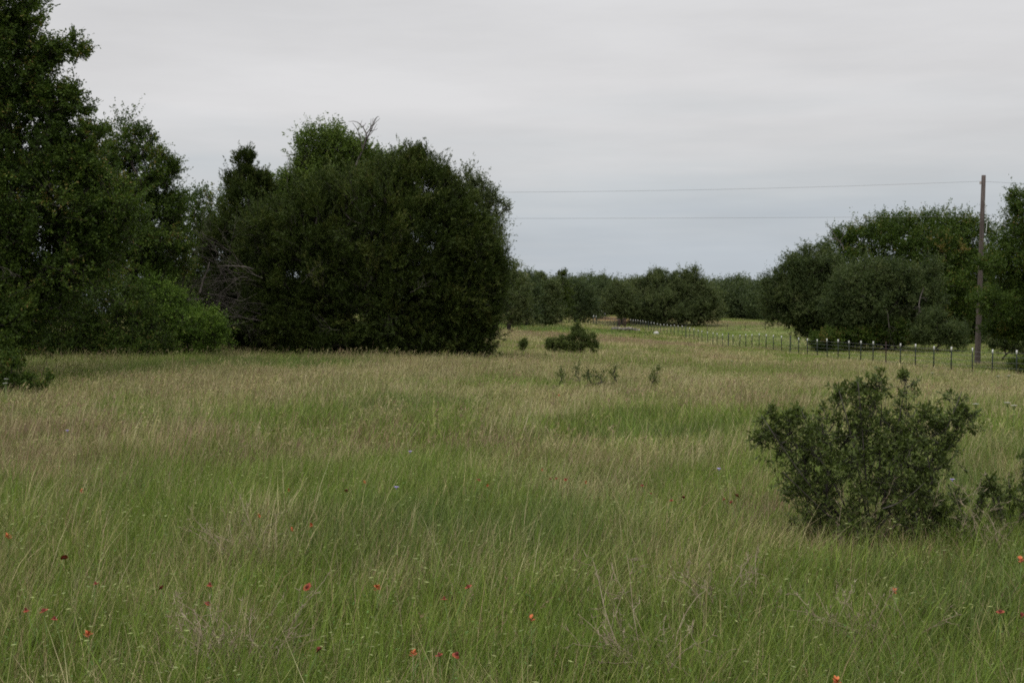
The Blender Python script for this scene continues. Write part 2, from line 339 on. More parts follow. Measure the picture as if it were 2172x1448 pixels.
def blades(rng, n, R, h, w, cls, spread=.5, lev=4):
    a = rng.uniform(0, 2 * math.pi, n); r = R * np.sqrt(rng.uniform(0, 1, n))
    base = np.stack([r * np.cos(a), r * np.sin(a), np.full(n, -.03)], 1)
    hh = h * rng.lognormal(-.05, .28, n)
    th = rng.uniform(0, 2 * math.pi, n); wind = np.array([.20, .04])
    lean = np.stack([np.cos(th), np.sin(th)], 1) * (rng.uniform(.05, 1, n) * spread)[:, None] + wind * spread
    side = np.stack([-np.sin(th + rng.normal(0, .7, n)), np.cos(th), np.zeros(n)], 1); side = norm(side)
    t = np.linspace(0, 1, lev); wt = np.array([.75, 1, .75, .12]) if lev == 4 else np.array([.8, .9, .12])
    droop = rng.uniform(.0, .55, n) * (rng.uniform(0, 1, n) < .55)
    P = np.zeros((n, lev, 3))
    P[:, :, :2] = base[:, None, :2] + lean[:, None] * (hh[:, None] * t[None] ** 1.8)[..., None]
    P[:, :, 2] = base[:, None, 2] + hh[:, None] * (t[None] - droop[:, None] * t[None] ** 3 * .8)
    ww = (w * rng.uniform(.6, 1.3, n))[:, None] * wt[None] * .5
    V = np.stack([P - side[:, None] * ww[..., None], P + side[:, None] * ww[..., None]], 2).reshape(n, lev * 2, 3)
    i = np.arange(lev - 1) * 2; q = np.stack([i, i + 1, i + 3, i + 2], 1)
    Q = (q[None] + (np.arange(n) * lev * 2)[:, None, None]).reshape(-1, 4)
    c = pal(rng, n, cls); cc = np.repeat(c[:, None], lev * 2, 1).reshape(-1, 3)
    return V.reshape(-1, 3), Q, cc
def stalks(rng, n, R, h, w, head, cls='tan', kind='panicle'):
    """upright seed stalks, each a bent ribbon with a head of small spikelets"""
    Vs, Qs, Cs = [], [], []; o = 0
    for i in range(n):
        a = rng.uniform(0, 6.283); r = R * math.sqrt(rng.uniform()); b = np.array([r * math.cos(a), r * math.sin(a), -.02])
        H = h * rng.uniform(.65, 1.25); ln = np.array([rng.normal(.22, .22), rng.normal(0, .2), 0]) * H
        t = np.linspace(0, 1, 5)[:, None]; P = b + ln * t ** 2 + np.array([0, 0, H]) * t * (1 - .12 * t ** 2)
        sd_ = norm(np.array([rng.normal(), rng.normal(), 0.])); ww = w * np.array([1, .9, .8, .7, .5])[:, None] * .5
        V = np.stack([P - sd_ * ww, P + sd_ * ww], 1).reshape(-1, 3); k = np.arange(4) * 2
        Vs.append(V); Qs.append(np.stack([k, k + 1, k + 3, k + 2], 1) + o); o += 10
        c = pal(rng, 1, cls)[0]; Cs.append(np.repeat(c[None] * .9, 10, 0))
        ax = norm(P[-1] - P[-2])
        m = 1 if kind == 'flag' else int(rng.integers(7, 13))
        for j in range(m):
            if kind == 'flag':
                p = P[-1]; d = norm(np.array([rng.normal(.8, .5), rng.normal(0, .6), rng.normal(.05, .12)])); L = head * rng.uniform(.7, 1.3); wd = L * .2
            else:
                s_ = rng.uniform(.55, 1.02); p = P[3] + (P[4] - P[3]) * (s_ * 1.6 - .6); d = norm(ax * 1.2 + rng.normal(0, .55, 3)); L = head * rng.uniform(.5, 1.2) * (1.25 - .5 * s_); wd = L * .22
            s2 = norm(np.cross(d, rng.normal(0, 1, 3))) * wd * .5
            Vs.append(np.array([p, p + d * L * .5 + s2, p + d * L, p + d * L * .5 - s2])); Qs.append(np.arange(4)[None] + o); o += 4
            hc = pal(rng, 1, cls)[0] * 1.05 if kind != 'flag' else np.array([.27, .30, .12]) * rng.uniform(.7, 1.3); Cs.append(np.repeat(hc[None], 4, 0))
    return np.concatenate(Vs), np.concatenate(Qs), np.concatenate(Cs)
def forb(rng, n, R, h):
    Vs, Qs, Cs = [], [], []; o = 0
    for i in range(n):
        a = rng.uniform(0, 6.283); r = R * math.sqrt(rng.uniform()); b = np.array([r * math.cos(a), r * math.sin(a), h * rng.uniform(.15, 1)])
        d = norm(np.array([rng.normal(), rng.normal(), rng.normal(.3, .3)])); L = rng.uniform(.010, .022); s2 = norm(np.cross(d, rng.normal(0, 1, 3) + [0, 0, 1.5])) * L * .2
        Vs.append(np.array([b, b + d * L * .5 + s2, b + d * L, b + d * L * .5 - s2])); Qs.append(np.arange(4)[None] + o); o += 4
        c = np.array([.10, .185, .045]) * rng.uniform(.7, 1.4); Cs.append(np.repeat(c[None], 4, 0))
    return np.concatenate(Vs), np.concatenate(Qs), np.concatenate(Cs)
def combine(*parts):
    V, Q, C = [], [], []; o = 0
    for v, q, c in parts: V.append(v); Q.append(q + o); C.append(c); o += len(v)
    return np.concatenate(V), np.concatenate(Q), np.concatenate(C)
def patch_obj(name, part, coll):
    V, Q, C = part
    o = build(name, V, [Q], M_GRASS, False, False, {'col': ('FLOAT_COLOR', np.concatenate([C, np.ones((len(C), 1))], 1))})
    coll.objects.link(o); return o
def scatter(name, label, P, rot, scl, idx, tint, coll):
    me = bpy.data.meshes.new(name); n = len(P)
    me.vertices.add(n); me.vertices.foreach_set('co', np.asarray(P, np.float32).ravel())
    for k, ty, arr, f in (('rot', 'FLOAT_VECTOR', rot, 'vector'), ('scl', 'FLOAT_VECTOR', scl, 'vector'), ('idx', 'INT', idx, 'value'), ('tint', 'FLOAT_COLOR', tint, 'color')):
        at_ = me.attributes.new(k, ty, 'POINT')
        at_.data.foreach_set(f, np.asarray(arr, np.int32 if ty == 'INT' else np.float32).ravel())
    me.materials.append(M_GRASS)
    o = bpy.data.objects.new(name, me); COL.objects.link(o)
    ng = bpy.data.node_groups.new(name, 'GeometryNodeTree')
    ng.interface.new_socket('Geometry', in_out='INPUT', socket_type='NodeSocketGeometry'); ng.interface.new_socket('Geometry', in_out='OUTPUT', socket_type='NodeSocketGeometry')
    gi, gout = N(ng, 'NodeGroupInput'), N(ng, 'NodeGroupOutput')
    ci = N(ng, 'GeometryNodeCollectionInfo'); ci.inputs[0].default_value = coll; ci.inputs[1].default_value = True; ci.inputs[2].default_value = True
    ip = N(ng, 'GeometryNodeInstanceOnPoints'); ip.inputs['Pick Instance'].default_value = True
    def na(nm, ty):
        a = N(ng, 'GeometryNodeInputNamedAttribute', data_type=ty); a.inputs[0].default_value = nm; return [s for s in a.outputs if s.enabled and s.name == 'Attribute'][0]
    ng.links.new(gi.outputs[0], ip.inputs['Points']); ng.links.new(ci.outputs[0], ip.inputs['Instance'])
    ng.links.new(na('idx', 'INT'), ip.inputs['Instance Index'])
    e2r = N(ng, 'FunctionNodeEulerToRotation'); ng.links.new(na('rot', 'FLOAT_VECTOR'), e2r.inputs[0]); ng.links.new(e2r.outputs[0], ip.inputs['Rotation'])
    ng.links.new(na('scl', 'FLOAT_VECTOR'), ip.inputs['Scale']); ng.links.new(ip.outputs[0], gout.inputs[0])
    md = o.modifiers.new('scatter', 'NODES'); md.node_group = ng
    return tag(o, label, 'grass', kind='stuff')

CLS = ['green', 'lush', 'mixed', 'tan', 'red']; NV = 4
def variants(prefix, n, R, h, w, seed, lev=4, spread=.5, extra=True):
    coll = bpy.data.collections.new(prefix)
    for ci_, c in enumerate(CLS):
        for v in range(NV):
            rng = np.random.default_rng(seed + ci_ * 10 + v)
            hh = h * {'green': 1, 'lush': 1.05, 'mixed': 1.0, 'tan': 1.05, 'red': .95}[c]
            p = blades(rng, n, R, hh, w, c, spread, lev)
            if extra and c in ('green', 'mixed'): p = combine(p, forb(rng, 30, R, hh * .8))
            patch_obj('%s_%d_%d' % (prefix, ci_, v), p, coll)
    return coll
def region(rng, y0, y1, dens, margin):
    """random ground points in the view wedge with side margins"""
    area = .4177 * (y1 * y1 - y0 * y0) + 2 * margin * (y1 - y0); n = int(area * dens)
    y = rng.uniform(y0, y1, n * 4); keep = rng.uniform(0, 1, n * 4) < (.8354 * y + 2 * margin) / (.8354 * y1 + 2 * margin)
    y = y[keep][:n]; x = rng.uniform(-1, 1, len(y)) * (.4177 * y + margin)
    return x, y
def pick_class(rng, x, y):
    d, r, l, p = sward(x, y); u = rng.uniform(0, 1, len(x)); v = rng.uniform(0, 1, len(x)); q = rng.uniform(0, 1, len(x))
    c = np.zeros(len(x), int)
    c[(u < d * 1.5)] = 2; c[(u < d * .8)] = 3
    c[v < r] = 4; c[(q < l * .85)] = 1
    return c, p
bigx = lambda x, y: fbm(x / 4.5 + 3, y / 6.5, 31)
def lay(name, label, rng, x, y, coll, s0, s1, seedvar, nclasses=True, tiltfix=True, hmul=1.0):
    c, past = pick_class(rng, x, y)
    idx = c * NV + rng.integers(0, NV, len(x)) if nclasses else rng.integers(0, len(coll.objects), len(x))
    z = G(x, y); s = rng.uniform(s0, s1, len(x)); hs = s * (.62 + .76 * bigx(x, y)) * (1 - .45 * past) * hmul * (1 - .45 * np.clip((y - 38) / 16, 0, 1))
    rot = np.stack([rng.normal(0, .05, len(x)), rng.normal(0, .05, len(x)), rng.normal(0, .9, len(x))], 1)
    b = rng.uniform(.82, 1.18, len(x)) * (.86 + .28 * fbm(x / 1.1 + 40, y / 1.6, 12))
    tint = np.stack([b * rng.uniform(.95, 1.05, len(x)), b, b * rng.uniform(.93, 1.07, len(x)), np.ones(len(x))], 1)
    return np.stack([x, y, z], 1), rot, np.stack([s, s, hs], 1), idx, tint
rng = np.random.default_rng(5)
vA = variants('near_tuft', 230, .30, .225, .0034, 100, spread=.75)
vB = variants('mid_tuft', 170, .42, .225, .0058, 200, spread=.7)
vC = variants('far_tuft', 90, .85, .33, .018, 300, lev=3, extra=False)
vD = variants('remote_tuft', 110, 2.0, .32, .05, 400, lev=3, extra=False)
x, y = region(rng, 3.2, 13.5, 25, 1.6); scatter('near_grass', 'fine green meadow grass with tan blades closest to the viewer', *lay('', '', rng, x, y, vA, .8, 1.2, 1), vA)
x, y = region(rng, 12.5, 46, 10, 4); scatter('mid_grass', 'mottled green and tan meadow grass across the middle of the field', *lay('', '', rng, x, y, vB, .8, 1.2, 1), vB)
x, y = region(rng, 44, 122, 3.2, 8); scatter('far_grass', 'pale tan and green grass around the wire fence', *lay('', '', rng, x, y, vC, .8, 1.2, 1), vC)
x, y = region(rng, 118, 285, .5, 15); 
k = blob(x, y, 17.5, 212, 4.5, 7) < .4; x, y = x[k], y[k]
scatter('remote_grass', 'grass of the far pasture in front of the distant wood', *lay('', '', rng, x, y, vD, .8, 1.2, 1), vD)
# seed stalks
def stalk_set(prefix, n, R, h, w, head, seed, cl, kinds):
    coll = bpy.data.collections.new(prefix)
    for i, (c, kd) in enumerate([(c, kd) for c in cl for kd in kinds] * 2):
        patch_obj('%s_%02d' % (prefix, i), stalks(np.random.default_rng(seed + i), n, R, h, w, head, c, kd), coll)
    return coll
sA = stalk_set('near_stalk', 9, .3, .37, .0018, .022, 500, ['mixed', 'green', 'tan', 'red'], ['panicle', 'flag', 'flag'])
sB = stalk_set('mid_stalk', 10, .45, .38, .0042, .045, 600, ['tan', 'mixed', 'tan', 'red'], ['panicle'])
sF = stalk_set('near_flag', 16, .3, .31, .0014, .021, 700, ['green', 'mixed'], ['flag'])
def lay_stalk(rng, x, y, coll, s0, s1, thin=True):
    d, r, l, p = sward(x, y)
    k = rng.uniform(0, 1, len(x)) < np.clip(.3 + .8 * d + .4 * r - .5 * l - .8 * p, .06, 1); x, y = x[k], y[k]
    P, rot, scl, idx, tint = lay('', '', rng, x, y, coll, s0, s1, 1, False)
    rot[:, 2] = rng.normal(0, .7, len(x)); return P, rot, scl, idx, tint
x, y = region(rng, 3.5, 13.5, 7, 1.6); scatter('near_seed_grass', 'thin leaning seed stalks rising above the nearest green grass', *lay_stalk(rng, x, y, sA, .75, 1.2), sA)
x, y = region(rng, 3.5, 12, 8, 1.6); scatter('near_seed_flag_grass', 'tiny pale green seed flags on fine stems in the nearest grass', *lay('', '', rng, x, y, sF, .75, 1.25, 1, False), sF)
x, y = region(rng, 12.5, 52, 4.2, 4); scatter('mid_seed_grass', 'tan and reddish seed heads swaying over the middle of the meadow', *lay_stalk(rng, x, y, sB, .75, 1.2), sB)

# ------------------------------------------------------------------ trees
def ell_area(a, b, c): p = 1.6; return 4 * math.pi * (((a*b)**p + (a*c)**p + (b*c)**p) / 3) ** (1 / p)
def leaves_from_twigs(rng, S0, D, L, m, leaf, style, upn=.6, tmin=.2):
    """S0,D,L: twig starts, directions, lengths -> leaf quads"""
    n = len(S0); t = rng.uniform(tmin, 1, (n, m)) ** .8
    bend = rng.normal(0, .22, (n, 3)); bend[:, 2] += .12 if style != 'droop' else -.3
    P = S0[:, None] + D[:, None] * (L[:, None] * t)[..., None] + bend[:, None] * (L[:, None] * t * t)[..., None]
    if style == 'cedar':
        ax = norm(D[:, None] + rng.normal(0, .42, (n, m, 3))); ln = leaf[0] * rng.uniform(.6, 1.3, (n, m)); P = P + rng.normal(0, leaf[0] * .22, (n, m, 3))
    else:
        ax = norm(D[:, None] * .55 + rng.normal(0, .75, (n, m, 3))); ln = leaf[0] * rng.uniform(.65, 1.25, (n, m)); P = P + rng.normal(0, leaf[0] * .35, (n, m, 3))
    nn = rng.normal(0, .6, (n, m, 3)); nn[..., 2] += upn
    sd_ = norm(np.cross(ax, nn)); wd = (ln * leaf[1] / leaf[0] * .5)[..., None]; ln = ln[..., None]
    V = np.stack([P, P + ax * ln * .5 + sd_ * wd, P + ax * ln, P + ax * ln * .5 - sd_ * wd], 2)
    return V.reshape(-1, 3)
def crown_data(rng, lobes, gz, puff_r, dens, T, m, leaf, style, up=.35, inner=.18, nmin=3):
    Pf, Of, pr = [], [], []
    C = np.array([l[0] for l in lobes]); R = np.array([l[1] for l in lobes])
    for i in range(len(lobes)):
        pl = min(puff_r, max(.6 * R[i].min(), .5 * puff_r)); n = max(nmin, int(dens * ell_area(*R[i]) / puff_r ** 2 * .5 * (puff_r / pl) ** .6))
        d = norm(rng.normal(0, 1, (n, 3))); rho = np.where(rng.uniform(0, 1, n) < inner, rng.uniform(.25, .7, n), rng.uniform(.64, 1.0, n) + .10 * (rng.uniform(0, 1, n) < .12) * (style != 'cedar'))
        p = C[i] + d * R[i] * rho[:, None]
        o = norm(d / R[i])
        q = np.full(n, True)
        for j in range(len(lobes)):
            if j != i: q &= (np.linalg.norm((p - C[j]) / R[j], axis=1) > .72) | (rng.uniform(0, 1, n) < .12)
        gd = norm(rng.normal(0, 1, (5, 3))); q &= ~(((d @ gd.T) > .93).any(1) & (rng.uniform(0, 1, n) < (0 if style == 'cedar' else .6)))
        q &= p[:, 2] > gz + .12
        Pf.append(p[q]); Of.append(o[q]); pr.append(pl * rng.uniform(.65, 1.35, q.sum()))
    Pf, Of, pr = np.concatenate(Pf), np.concatenate(Of), np.concatenate(pr); n = len(Pf)
    D = norm(np.repeat(norm(Of + rng.normal(0, .42, (n, 3))), T, 0) * .9 + rng.normal(0, .38 if style == 'cedar' else .6, (n * T, 3)) + np.array([0, 0, up]))
    PR = np.repeat(pr, T); S0 = np.repeat(Pf, T, 0) + rng.normal(0, .33, (n * T, 3)) * PR[:, None]
    L = np.maximum(PR, .75 * puff_r) * rng.uniform(.6, 1.5, n * T) * np.where(rng.uniform(0, 1, n * T) < .07, rng.uniform(1.2, 1.6, n * T), 1)
    V = leaves_from_twigs(rng, S0, D, L, m, leaf, style)
    nl = len(V) // 4; rn = np.clip(.48 + .19 * rng.normal(0, 1, nl) + np.repeat(rng.normal(0, .19, n), T * m), 0, 1)
    return V, np.repeat(rn, 4), Pf, S0, D, L
def skeleton(rng, base, Pf, trunk_h, r0, gz, lean=(0, 0)):
    """connect every puff back to the trunk; radii by pipe model; returns edges"""
    nt = 6; tr = [np.array([base[0] + lean[0] * i / nt + rng.normal(0, .03) * i, base[1] + lean[1] * i / nt + rng.normal(0, .03) * i, base[2] - .2 + (trunk_h + .2) * i / nt]) for i in range(nt + 1)]
    nodes = list(tr); par = [-1] + list(range(nt)); plen = [np.linalg.norm(p - tr[0]) for p in tr]
    order = np.argsort(np.linalg.norm(Pf - tr[-1], axis=1))
    A = np.zeros((len(Pf) + nt + 1, 3)); A[:nt + 1] = tr; PL = np.zeros(len(A)); PL[:nt + 1] = plen; cnt = nt + 1
    for k in order:
        p = Pf[k]; d = np.linalg.norm(A[2:cnt] - p, axis=1); c = d * 1.0 + .28 * PL[2:cnt]; j = int(np.argmin(c)) + 2
        A[cnt] = p; PL[cnt] = PL[j] + d[j - 2]; par.append(j); cnt += 1
    w = np.zeros(cnt); w[nt + 1:] = 1
    for i in range(cnt - 1, 0, -1): w[par[i]] += w[i]
    r = r0 * (np.maximum(w, 1) / w[0]) ** .45
    return A, np.array(par), np.maximum(r, r0 * .035)
TREES = []
def lobes3(Y, lob, depth=1.0):
    out = []
    for l in lob:
        px, py, rx, ry = l[:4]; dy = l[4] if len(l) > 4 else 0; c = at(px, py, Y + dy); s = (Y + dy) / F
        out.append((c, np.array([rx * s, max(rx, ry * .8) * s * depth, ry * s])))
    return out
def tree(name, label, cat, Y, bpx, lob, puff, T, m, leaf, mat, seed, style='oak', dens=1.0, depth=1.0, r0=.2, trunk_h=2.0, group=None, up=.35,
         twigs=True, inner=.18, bark=None, crown_name='crown', trunk_name='trunk', stuff=False, base_y=None):
    rng = np.random.default_rng(seed)
    bx = at(bpx, 700, Y)[0]; gz = g1(bx, Y); base = np.array([bx, Y, gz])
    T, m, dens = int(T * 1.5), int(m * 1.35), dens * 1.35
    if style == 'oak': inner = max(inner, .3)
    V, rn, Pf, S0, D, L = crown_data(rng, lobes3(Y, lob, depth), gz, puff, dens, T, m, leaf, style, up, inner)
    root = empty(name, base, label, cat, group)
    q = np.arange(len(V)).reshape(-1, 4)
    build(crown_name, V - base, [q], mat, root, False, {'rnd': ('FLOAT', rn)})
    A, par, r = skeleton(rng, base, Pf, trunk_h, r0, gz)
    b = MB(); i = np.arange(1, len(A)); b.cones(A[par[1:]] - base, A[i] - base, np.minimum(r[par[1:]], r[i] * 1.7), r[i], 6)
    if twigs:
        kk = (rng.uniform(0, 1, len(S0)) < .5) | (L > puff * 1.5)
        b.cones(S0[kk] - base, (S0 + D * L[:, None] * .9)[kk] - base, puff * .014, puff * .006, 3)
    b.make(trunk_name, bark or M_BARK, root, True)
    TREES.append((name, label[:30], len(V) // 4)); return root
def dead_branches(root, name, starts, mat=M_DEAD, seed=1, depth=3, r=.03, Lc=.8):
    """bare forked branches; starts: (point, direction, length, radius)"""
    rng = np.random.default_rng(seed); base = np.array(root.location)
    def grow(p, d, L, r, lv):
        n = 4; P = [p]
        for i in range(n):
            d = norm(d + rng.normal(0, .16, 3)); p = p + d * L / n; P.append(p)
            if lv > 0 and i >= 1:
                for _ in range(int(rng.integers(1, 3))): grow(p, norm(d + rng.normal(0, .55, 3)), L * rng.uniform(.4, .7), r * .55, lv - 1)
        b.path(np.array(P) - base, np.linspace(r, r * .45, n + 1), 5 if r > .015 else 3)
    for p, d, L, rr in starts:
        b = MB(); grow(np.array(p, float), norm(np.array(d, float)), L, rr, depth); b.make(name, mat, root, True)

# --- left edge: big oak, second oak, trees behind
t = tree('oak_tree', 'tallest dark oak whose leafy edge runs out of the top left of the frame', 'tree', 27, -110,
     [(-150, 120, 215, 260), (0, 30, 58, 70), (52, 22, 20, 24), (38, 165, 50, 56), (92, 108, 36, 24), (138, 98, 18, 11), (108, 138, 22, 13), (166, 120, 9, 7), (162, 232, 20, 13), (140, 215, 22, 16), (110, 270, 30, 30), (200, 300, 30, 24), (20, 330, 120, 125), (125, 225, 48, 26), (70, 250, 60, 60), (90, 420, 120, 130), (180, 355, 48, 52), (215, 490, 75, 90),
      (60, 560, 150, 130), (-120, 480, 250, 240), (10, 668, 60, 80, -1.0), (-120, 660, 200, 90), (-30, 700, 70, 50, -2)],
     .36, 12, 20, (.062, .034), M_OAK, 11, depth=.9, r0=.26, trunk_h=2.2, dens=1.25)
dead_branches(t, 'dead_branch', [(at(-22, 560, 25.3), (1, -.1, -.3), .5, .008)], seed=3, depth=2)
tree('oak_tree', 'open crowned oak with gaps of sky just behind the tallest oak', 'tree', 40, 290,
     [(262, 310, 40, 54), (225, 345, 40, 44), (250, 400, 80, 70), (312, 375, 46, 56), (345, 368, 26, 42), (360, 420, 24, 40), (310, 300, 14, 14), (300, 470, 80, 70), (220, 500, 90, 90), (280, 580, 100, 85), (200, 620, 110, 70), (350, 520, 40, 60)],
     .38, 11, 18, (.068, .038), M_OAK, 12, r0=.18, trunk_h=2.6, dens=1.0)
tree('oak_tree', 'dark oak low in the gap left of the thin cedar top, under the power line', 'tree', 56, 410,
     [(390, 450, 45, 48), (440, 462, 48, 50), (480, 470, 40, 50), (400, 540, 80, 80), (470, 560, 70, 90), (340, 520, 60, 80), (420, 640, 110, 70)],
     .55, 8, 12, (.10, .06), M_OAK, 13, r0=.2, trunk_h=2.5, twigs=False)
# --- centre left mass
tree('cedar_tree', 'narrow cedar with a thin spiky top rising left of the big cedar', 'tree', 45, 515,
     [(520, 352, 17, 22), (517, 395, 28, 34), (552, 402, 18, 34), (520, 450, 48, 44), (500, 530, 70, 70), (545, 560, 70, 90), (520, 660, 95, 90)],
     .30, 10, 22, (.105, .024), M_CEDAR, 14, 'cedar', r0=.14, trunk_h=4.5, up=.8, dens=1.1)
t = tree('oak_tree', 'bright green oak whose top pokes out above the big dark cedar', 'tree', 50, 700,
     [(690, 318, 55, 42), (662, 352, 34, 44), (735, 345, 50, 45), (700, 400, 72, 62), (600, 402, 36, 30), (640, 430, 60, 50), (780, 380, 44, 50), (830, 380, 40, 45), (700, 500, 120, 90)],
     .42, 11, 15, (.085, .048), M_OAKL, 15, r0=.22, trunk_h=4.0, dens=1.6)
dead_branches(t, 'dead_branch', [(at(755, 352, 49), (.55, 0, 1), 1.35, .05), (at(610, 400, 49), (-.2, 0, 1), .95, .02)], seed=5, depth=2)
tree('oak_tree', 'loose small oak leaning out behind the right shoulder of the big cedar', 'tree', 46, 1000,
     [(985, 408, 30, 40), (1018, 410, 22, 38), (1042, 440, 30, 26), (1000, 460, 50, 50), (1035, 480, 32, 40), (1010, 540, 52, 70)],
     .34, 9, 13, (.07, .036), M_LIVE, 16, r0=.14, trunk_h=3.0)
t = tree('cedar_tree', 'huge broad dark cedar with branches down to the grass in the middle', 'tree', 42.5, 800,
     [(886, 498, 70, 50), (800, 520, 215, 140), (740, 450, 110, 75), (860, 395, 62, 52), (905, 420, 75, 60), (940, 480, 95, 80), (962, 560, 96, 120), (955, 650, 95, 95), (800, 640, 200, 125),
      (640, 600, 130, 120), (640, 690, 130, 70), (900, 728, 110, 40), (760, 738, 170, 34), (600, 520, 90, 80), (1004, 620, 54, 90), (985, 700, 60, 50), (1035, 690, 16, 14), (846, 352, 8, 22), (876, 350, 9, 24), (903, 352, 8, 24), (926, 368, 8, 20), (812, 372, 10, 20), (955, 392, 9, 18), (985, 430, 9, 18), (1015, 480, 9, 20), (1050, 560, 12, 24), (1045, 600, 16, 20), (690, 410, 10, 18), (1040, 715, 12, 9), (1012, 745, 14, 9)],
     .40, 13, 26, (.105, .022), M_CEDAR, 17, 'cedar', r0=.3, trunk_h=3.0, up=.55, dens=1.15, depth=.8)
dead_branches(t, 'dead_branch', [(at(870, 620, 39.2), (.6, -.1, .7), .6, .006), (at(640, 600, 39.4), (.5, -.2, .6), .6, .006), (at(720, 700, 39.4), (-.7, -.2, .3), .6, .006)], seed=6, depth=2)
# --- underbrush along the foot of the left trees
tree('green_bush', 'bright yellow green bush at the foot of the dead brush', 'bush', 38.6, 400,
     [(400, 690, 62, 46), (350, 650, 48, 40), (445, 712, 38, 34), (370, 725, 80, 34), (325, 620, 34, 30), (440, 672, 24, 16), (465, 700, 16, 16)], .26, 10, 13, (.055, .028), M_BUSH, 21, r0=.05, trunk_h=.5, crown_name='foliage', trunk_name='stem')
tree('green_bush', 'dull green bush under the second oak, left of the bright bush', 'bush', 37.2, 270,
     [(270, 690, 66, 56), (220, 720, 60, 38), (310, 720, 50, 36), (260, 640, 50, 36), (270, 742, 90, 18)], .28, 9, 12, (.055, .03), M_OAK, 22, r0=.05, trunk_h=.5, crown_name='foliage', trunk_name='stem')
tree('green_bush', 'dark ragged bush below the tallest oak along the tree edge', 'bush', 36.6, 130,
     [(130, 690, 76, 56), (70, 720, 70, 36), (180, 725, 50, 34), (140, 640, 66, 44), (20, 720, 60, 34), (90, 745, 110, 18), (60, 660, 60, 50)], .28, 9, 12, (.055, .03), M_OAK, 23, r0=.05, trunk_h=.5, crown_name='foliage', trunk_name='stem')
tree('low_shrub', 'low dark shrub in the grass at the left picture edge', 'shrub', 23, 30,
     [(18, 775, 28, 24), (5, 800, 30, 22), (40, 822, 34, 14), (78, 812, 22, 16), (92, 798, 10, 10), (8, 825, 24, 14)], .14, 7, 9, (.055, .026), M_OAK, 24, r0=.02, trunk_h=.25, crown_name='foliage', trunk_name='stem', dens=.6)
# dead brush tangle
bt = empty('dead_brush', (at(450, 640, 41.1)[0], 41.1, g1(at(450, 640, 41.1)[0], 41.1)), 'grey leafless tangle of arching dead branches left of the big cedar', 'dead brush')
st = []
rg = np.random.default_rng(44)
for i in range(22):
    p = at(rg.uniform(500, 560), rg.uniform(560, 690), 40.9 + rg.uniform(-.4, .5)); st.append((p, (-1, rg.normal(-.05, .15), rg.normal(.12, .35)), rg.uniform(1.3, 2.3), .009))
for i in range(9):
    p = at(rg.uniform(395, 440), rg.uniform(620, 680), 40.7 + rg.uniform(-.2, .3)); st.append((p, (.9, rg.normal(0, .15), rg.normal(.25, .4)), rg.uniform(.8, 1.6), .008))
dead_branches(bt, 'branch', st, seed=9, depth=2)
loc = np.array(bt.location)
b = MB(); b.path([at(382, 622, 40.5) - loc, at(388, 595, 40.5) - loc, at(396, 571, 40.5) - loc, at(408, 566, 40.5) - loc], [.035, .03, .024, .012], 6); b.make('limb', M_DEAD, bt, True)
b = MB(); b.path([at(424, 620, 40.5) - loc, at(432, 590, 40.5) - loc, at(441, 572, 40.5) - loc, at(444, 556, 40.5) - loc], [.035, .03, .022, .012], 6); b.make('limb', M_DEAD, bt, True)
b = MB(); b.path([at(463, 564, 40.6) - loc, at(495, 564, 40.6) - loc, at(520, 566, 40.6) - loc, at(540, 572, 40.8) - loc], [.015, .022, .026, .03], 6); b.make('limb', M_DEAD, bt, True)
b = MB(); b.path([at(366, 645, 40.5) - loc, at(385, 640, 40.6) - loc, at(410, 636, 40.7) - loc, at(432, 634, 40.9) - loc], [.03, .05, .055, .03], 7); b.make('limb', M_DEAD, bt, True)


# --- right side
tree('oak_tree', 'dark tree at the right edge whose branches cross the utility pole', 'tree', 66, 2190,
     [(2165, 432, 16, 30), (2190, 470, 50, 60), (2152, 515, 40, 45), (2210, 560, 100, 90), (2128, 560, 36, 18), (2100, 560, 22, 12, -2), (2104, 650, 36, 28, -2), (2186, 640, 78, 60), (2230, 660, 110, 70), (2126, 694, 36, 18), (2082, 640, 14, 14, -3)],
     .50, 10, 13, (.10, .055), M_OAK, 31, r0=.22, trunk_h=2.6, twigs=False, dens=1.2)
tree('live_oak', 'tall dark live oak behind and left of the utility pole', 'tree', 122, 1930,
     [(1950, 545, 120, 75), (1870, 520, 70, 48), (1900, 500, 62, 34), (1985, 500, 80, 38), (1820, 520, 42, 38), (2050, 530, 60, 60), (1790, 505, 18, 20), (1790, 560, 50, 60), (1930, 620, 160, 70), (2040, 620, 80, 80), (2060, 500, 40, 34), (2070, 690, 60, 40), (1960, 690, 90, 36)],
     .80, 9, 12, (.17, .10), M_OAK, 32, r0=.35, trunk_h=3.5, twigs=False, dens=1.2)
t = tree('live_oak', 'grey green live oak at the left end of the right hand grove, leaning left', 'tree', 108, 1760,
     [(1660, 620, 42, 40), (1690, 580, 40, 34), (1735, 555, 36, 30), (1750, 600, 70, 50), (1700, 640, 72, 45), (1640, 650, 24, 26), (1740, 655, 80, 42), (1690, 680, 40, 22), (1760, 690, 60, 26)],
     .62, 10, 13, (.15, .07), M_GROVE, 33, r0=.3, trunk_h=2.0, twigs=False, dens=1.2)
t = tree('live_oak', 'grey green live oak mid grove with a bare limb hanging down its front', 'tree', 101, 1880,
     [(1830, 600, 60, 44), (1890, 600, 60, 40), (1955, 590, 42, 40), (1860, 650, 90, 50), (1800, 650, 50, 50), (1930, 640, 70, 46), (1840, 695, 60, 24)],
     .60, 10, 13, (.14, .07), M_GROVE, 34, r0=.28, trunk_h=2.4, twigs=False, dens=1.15)
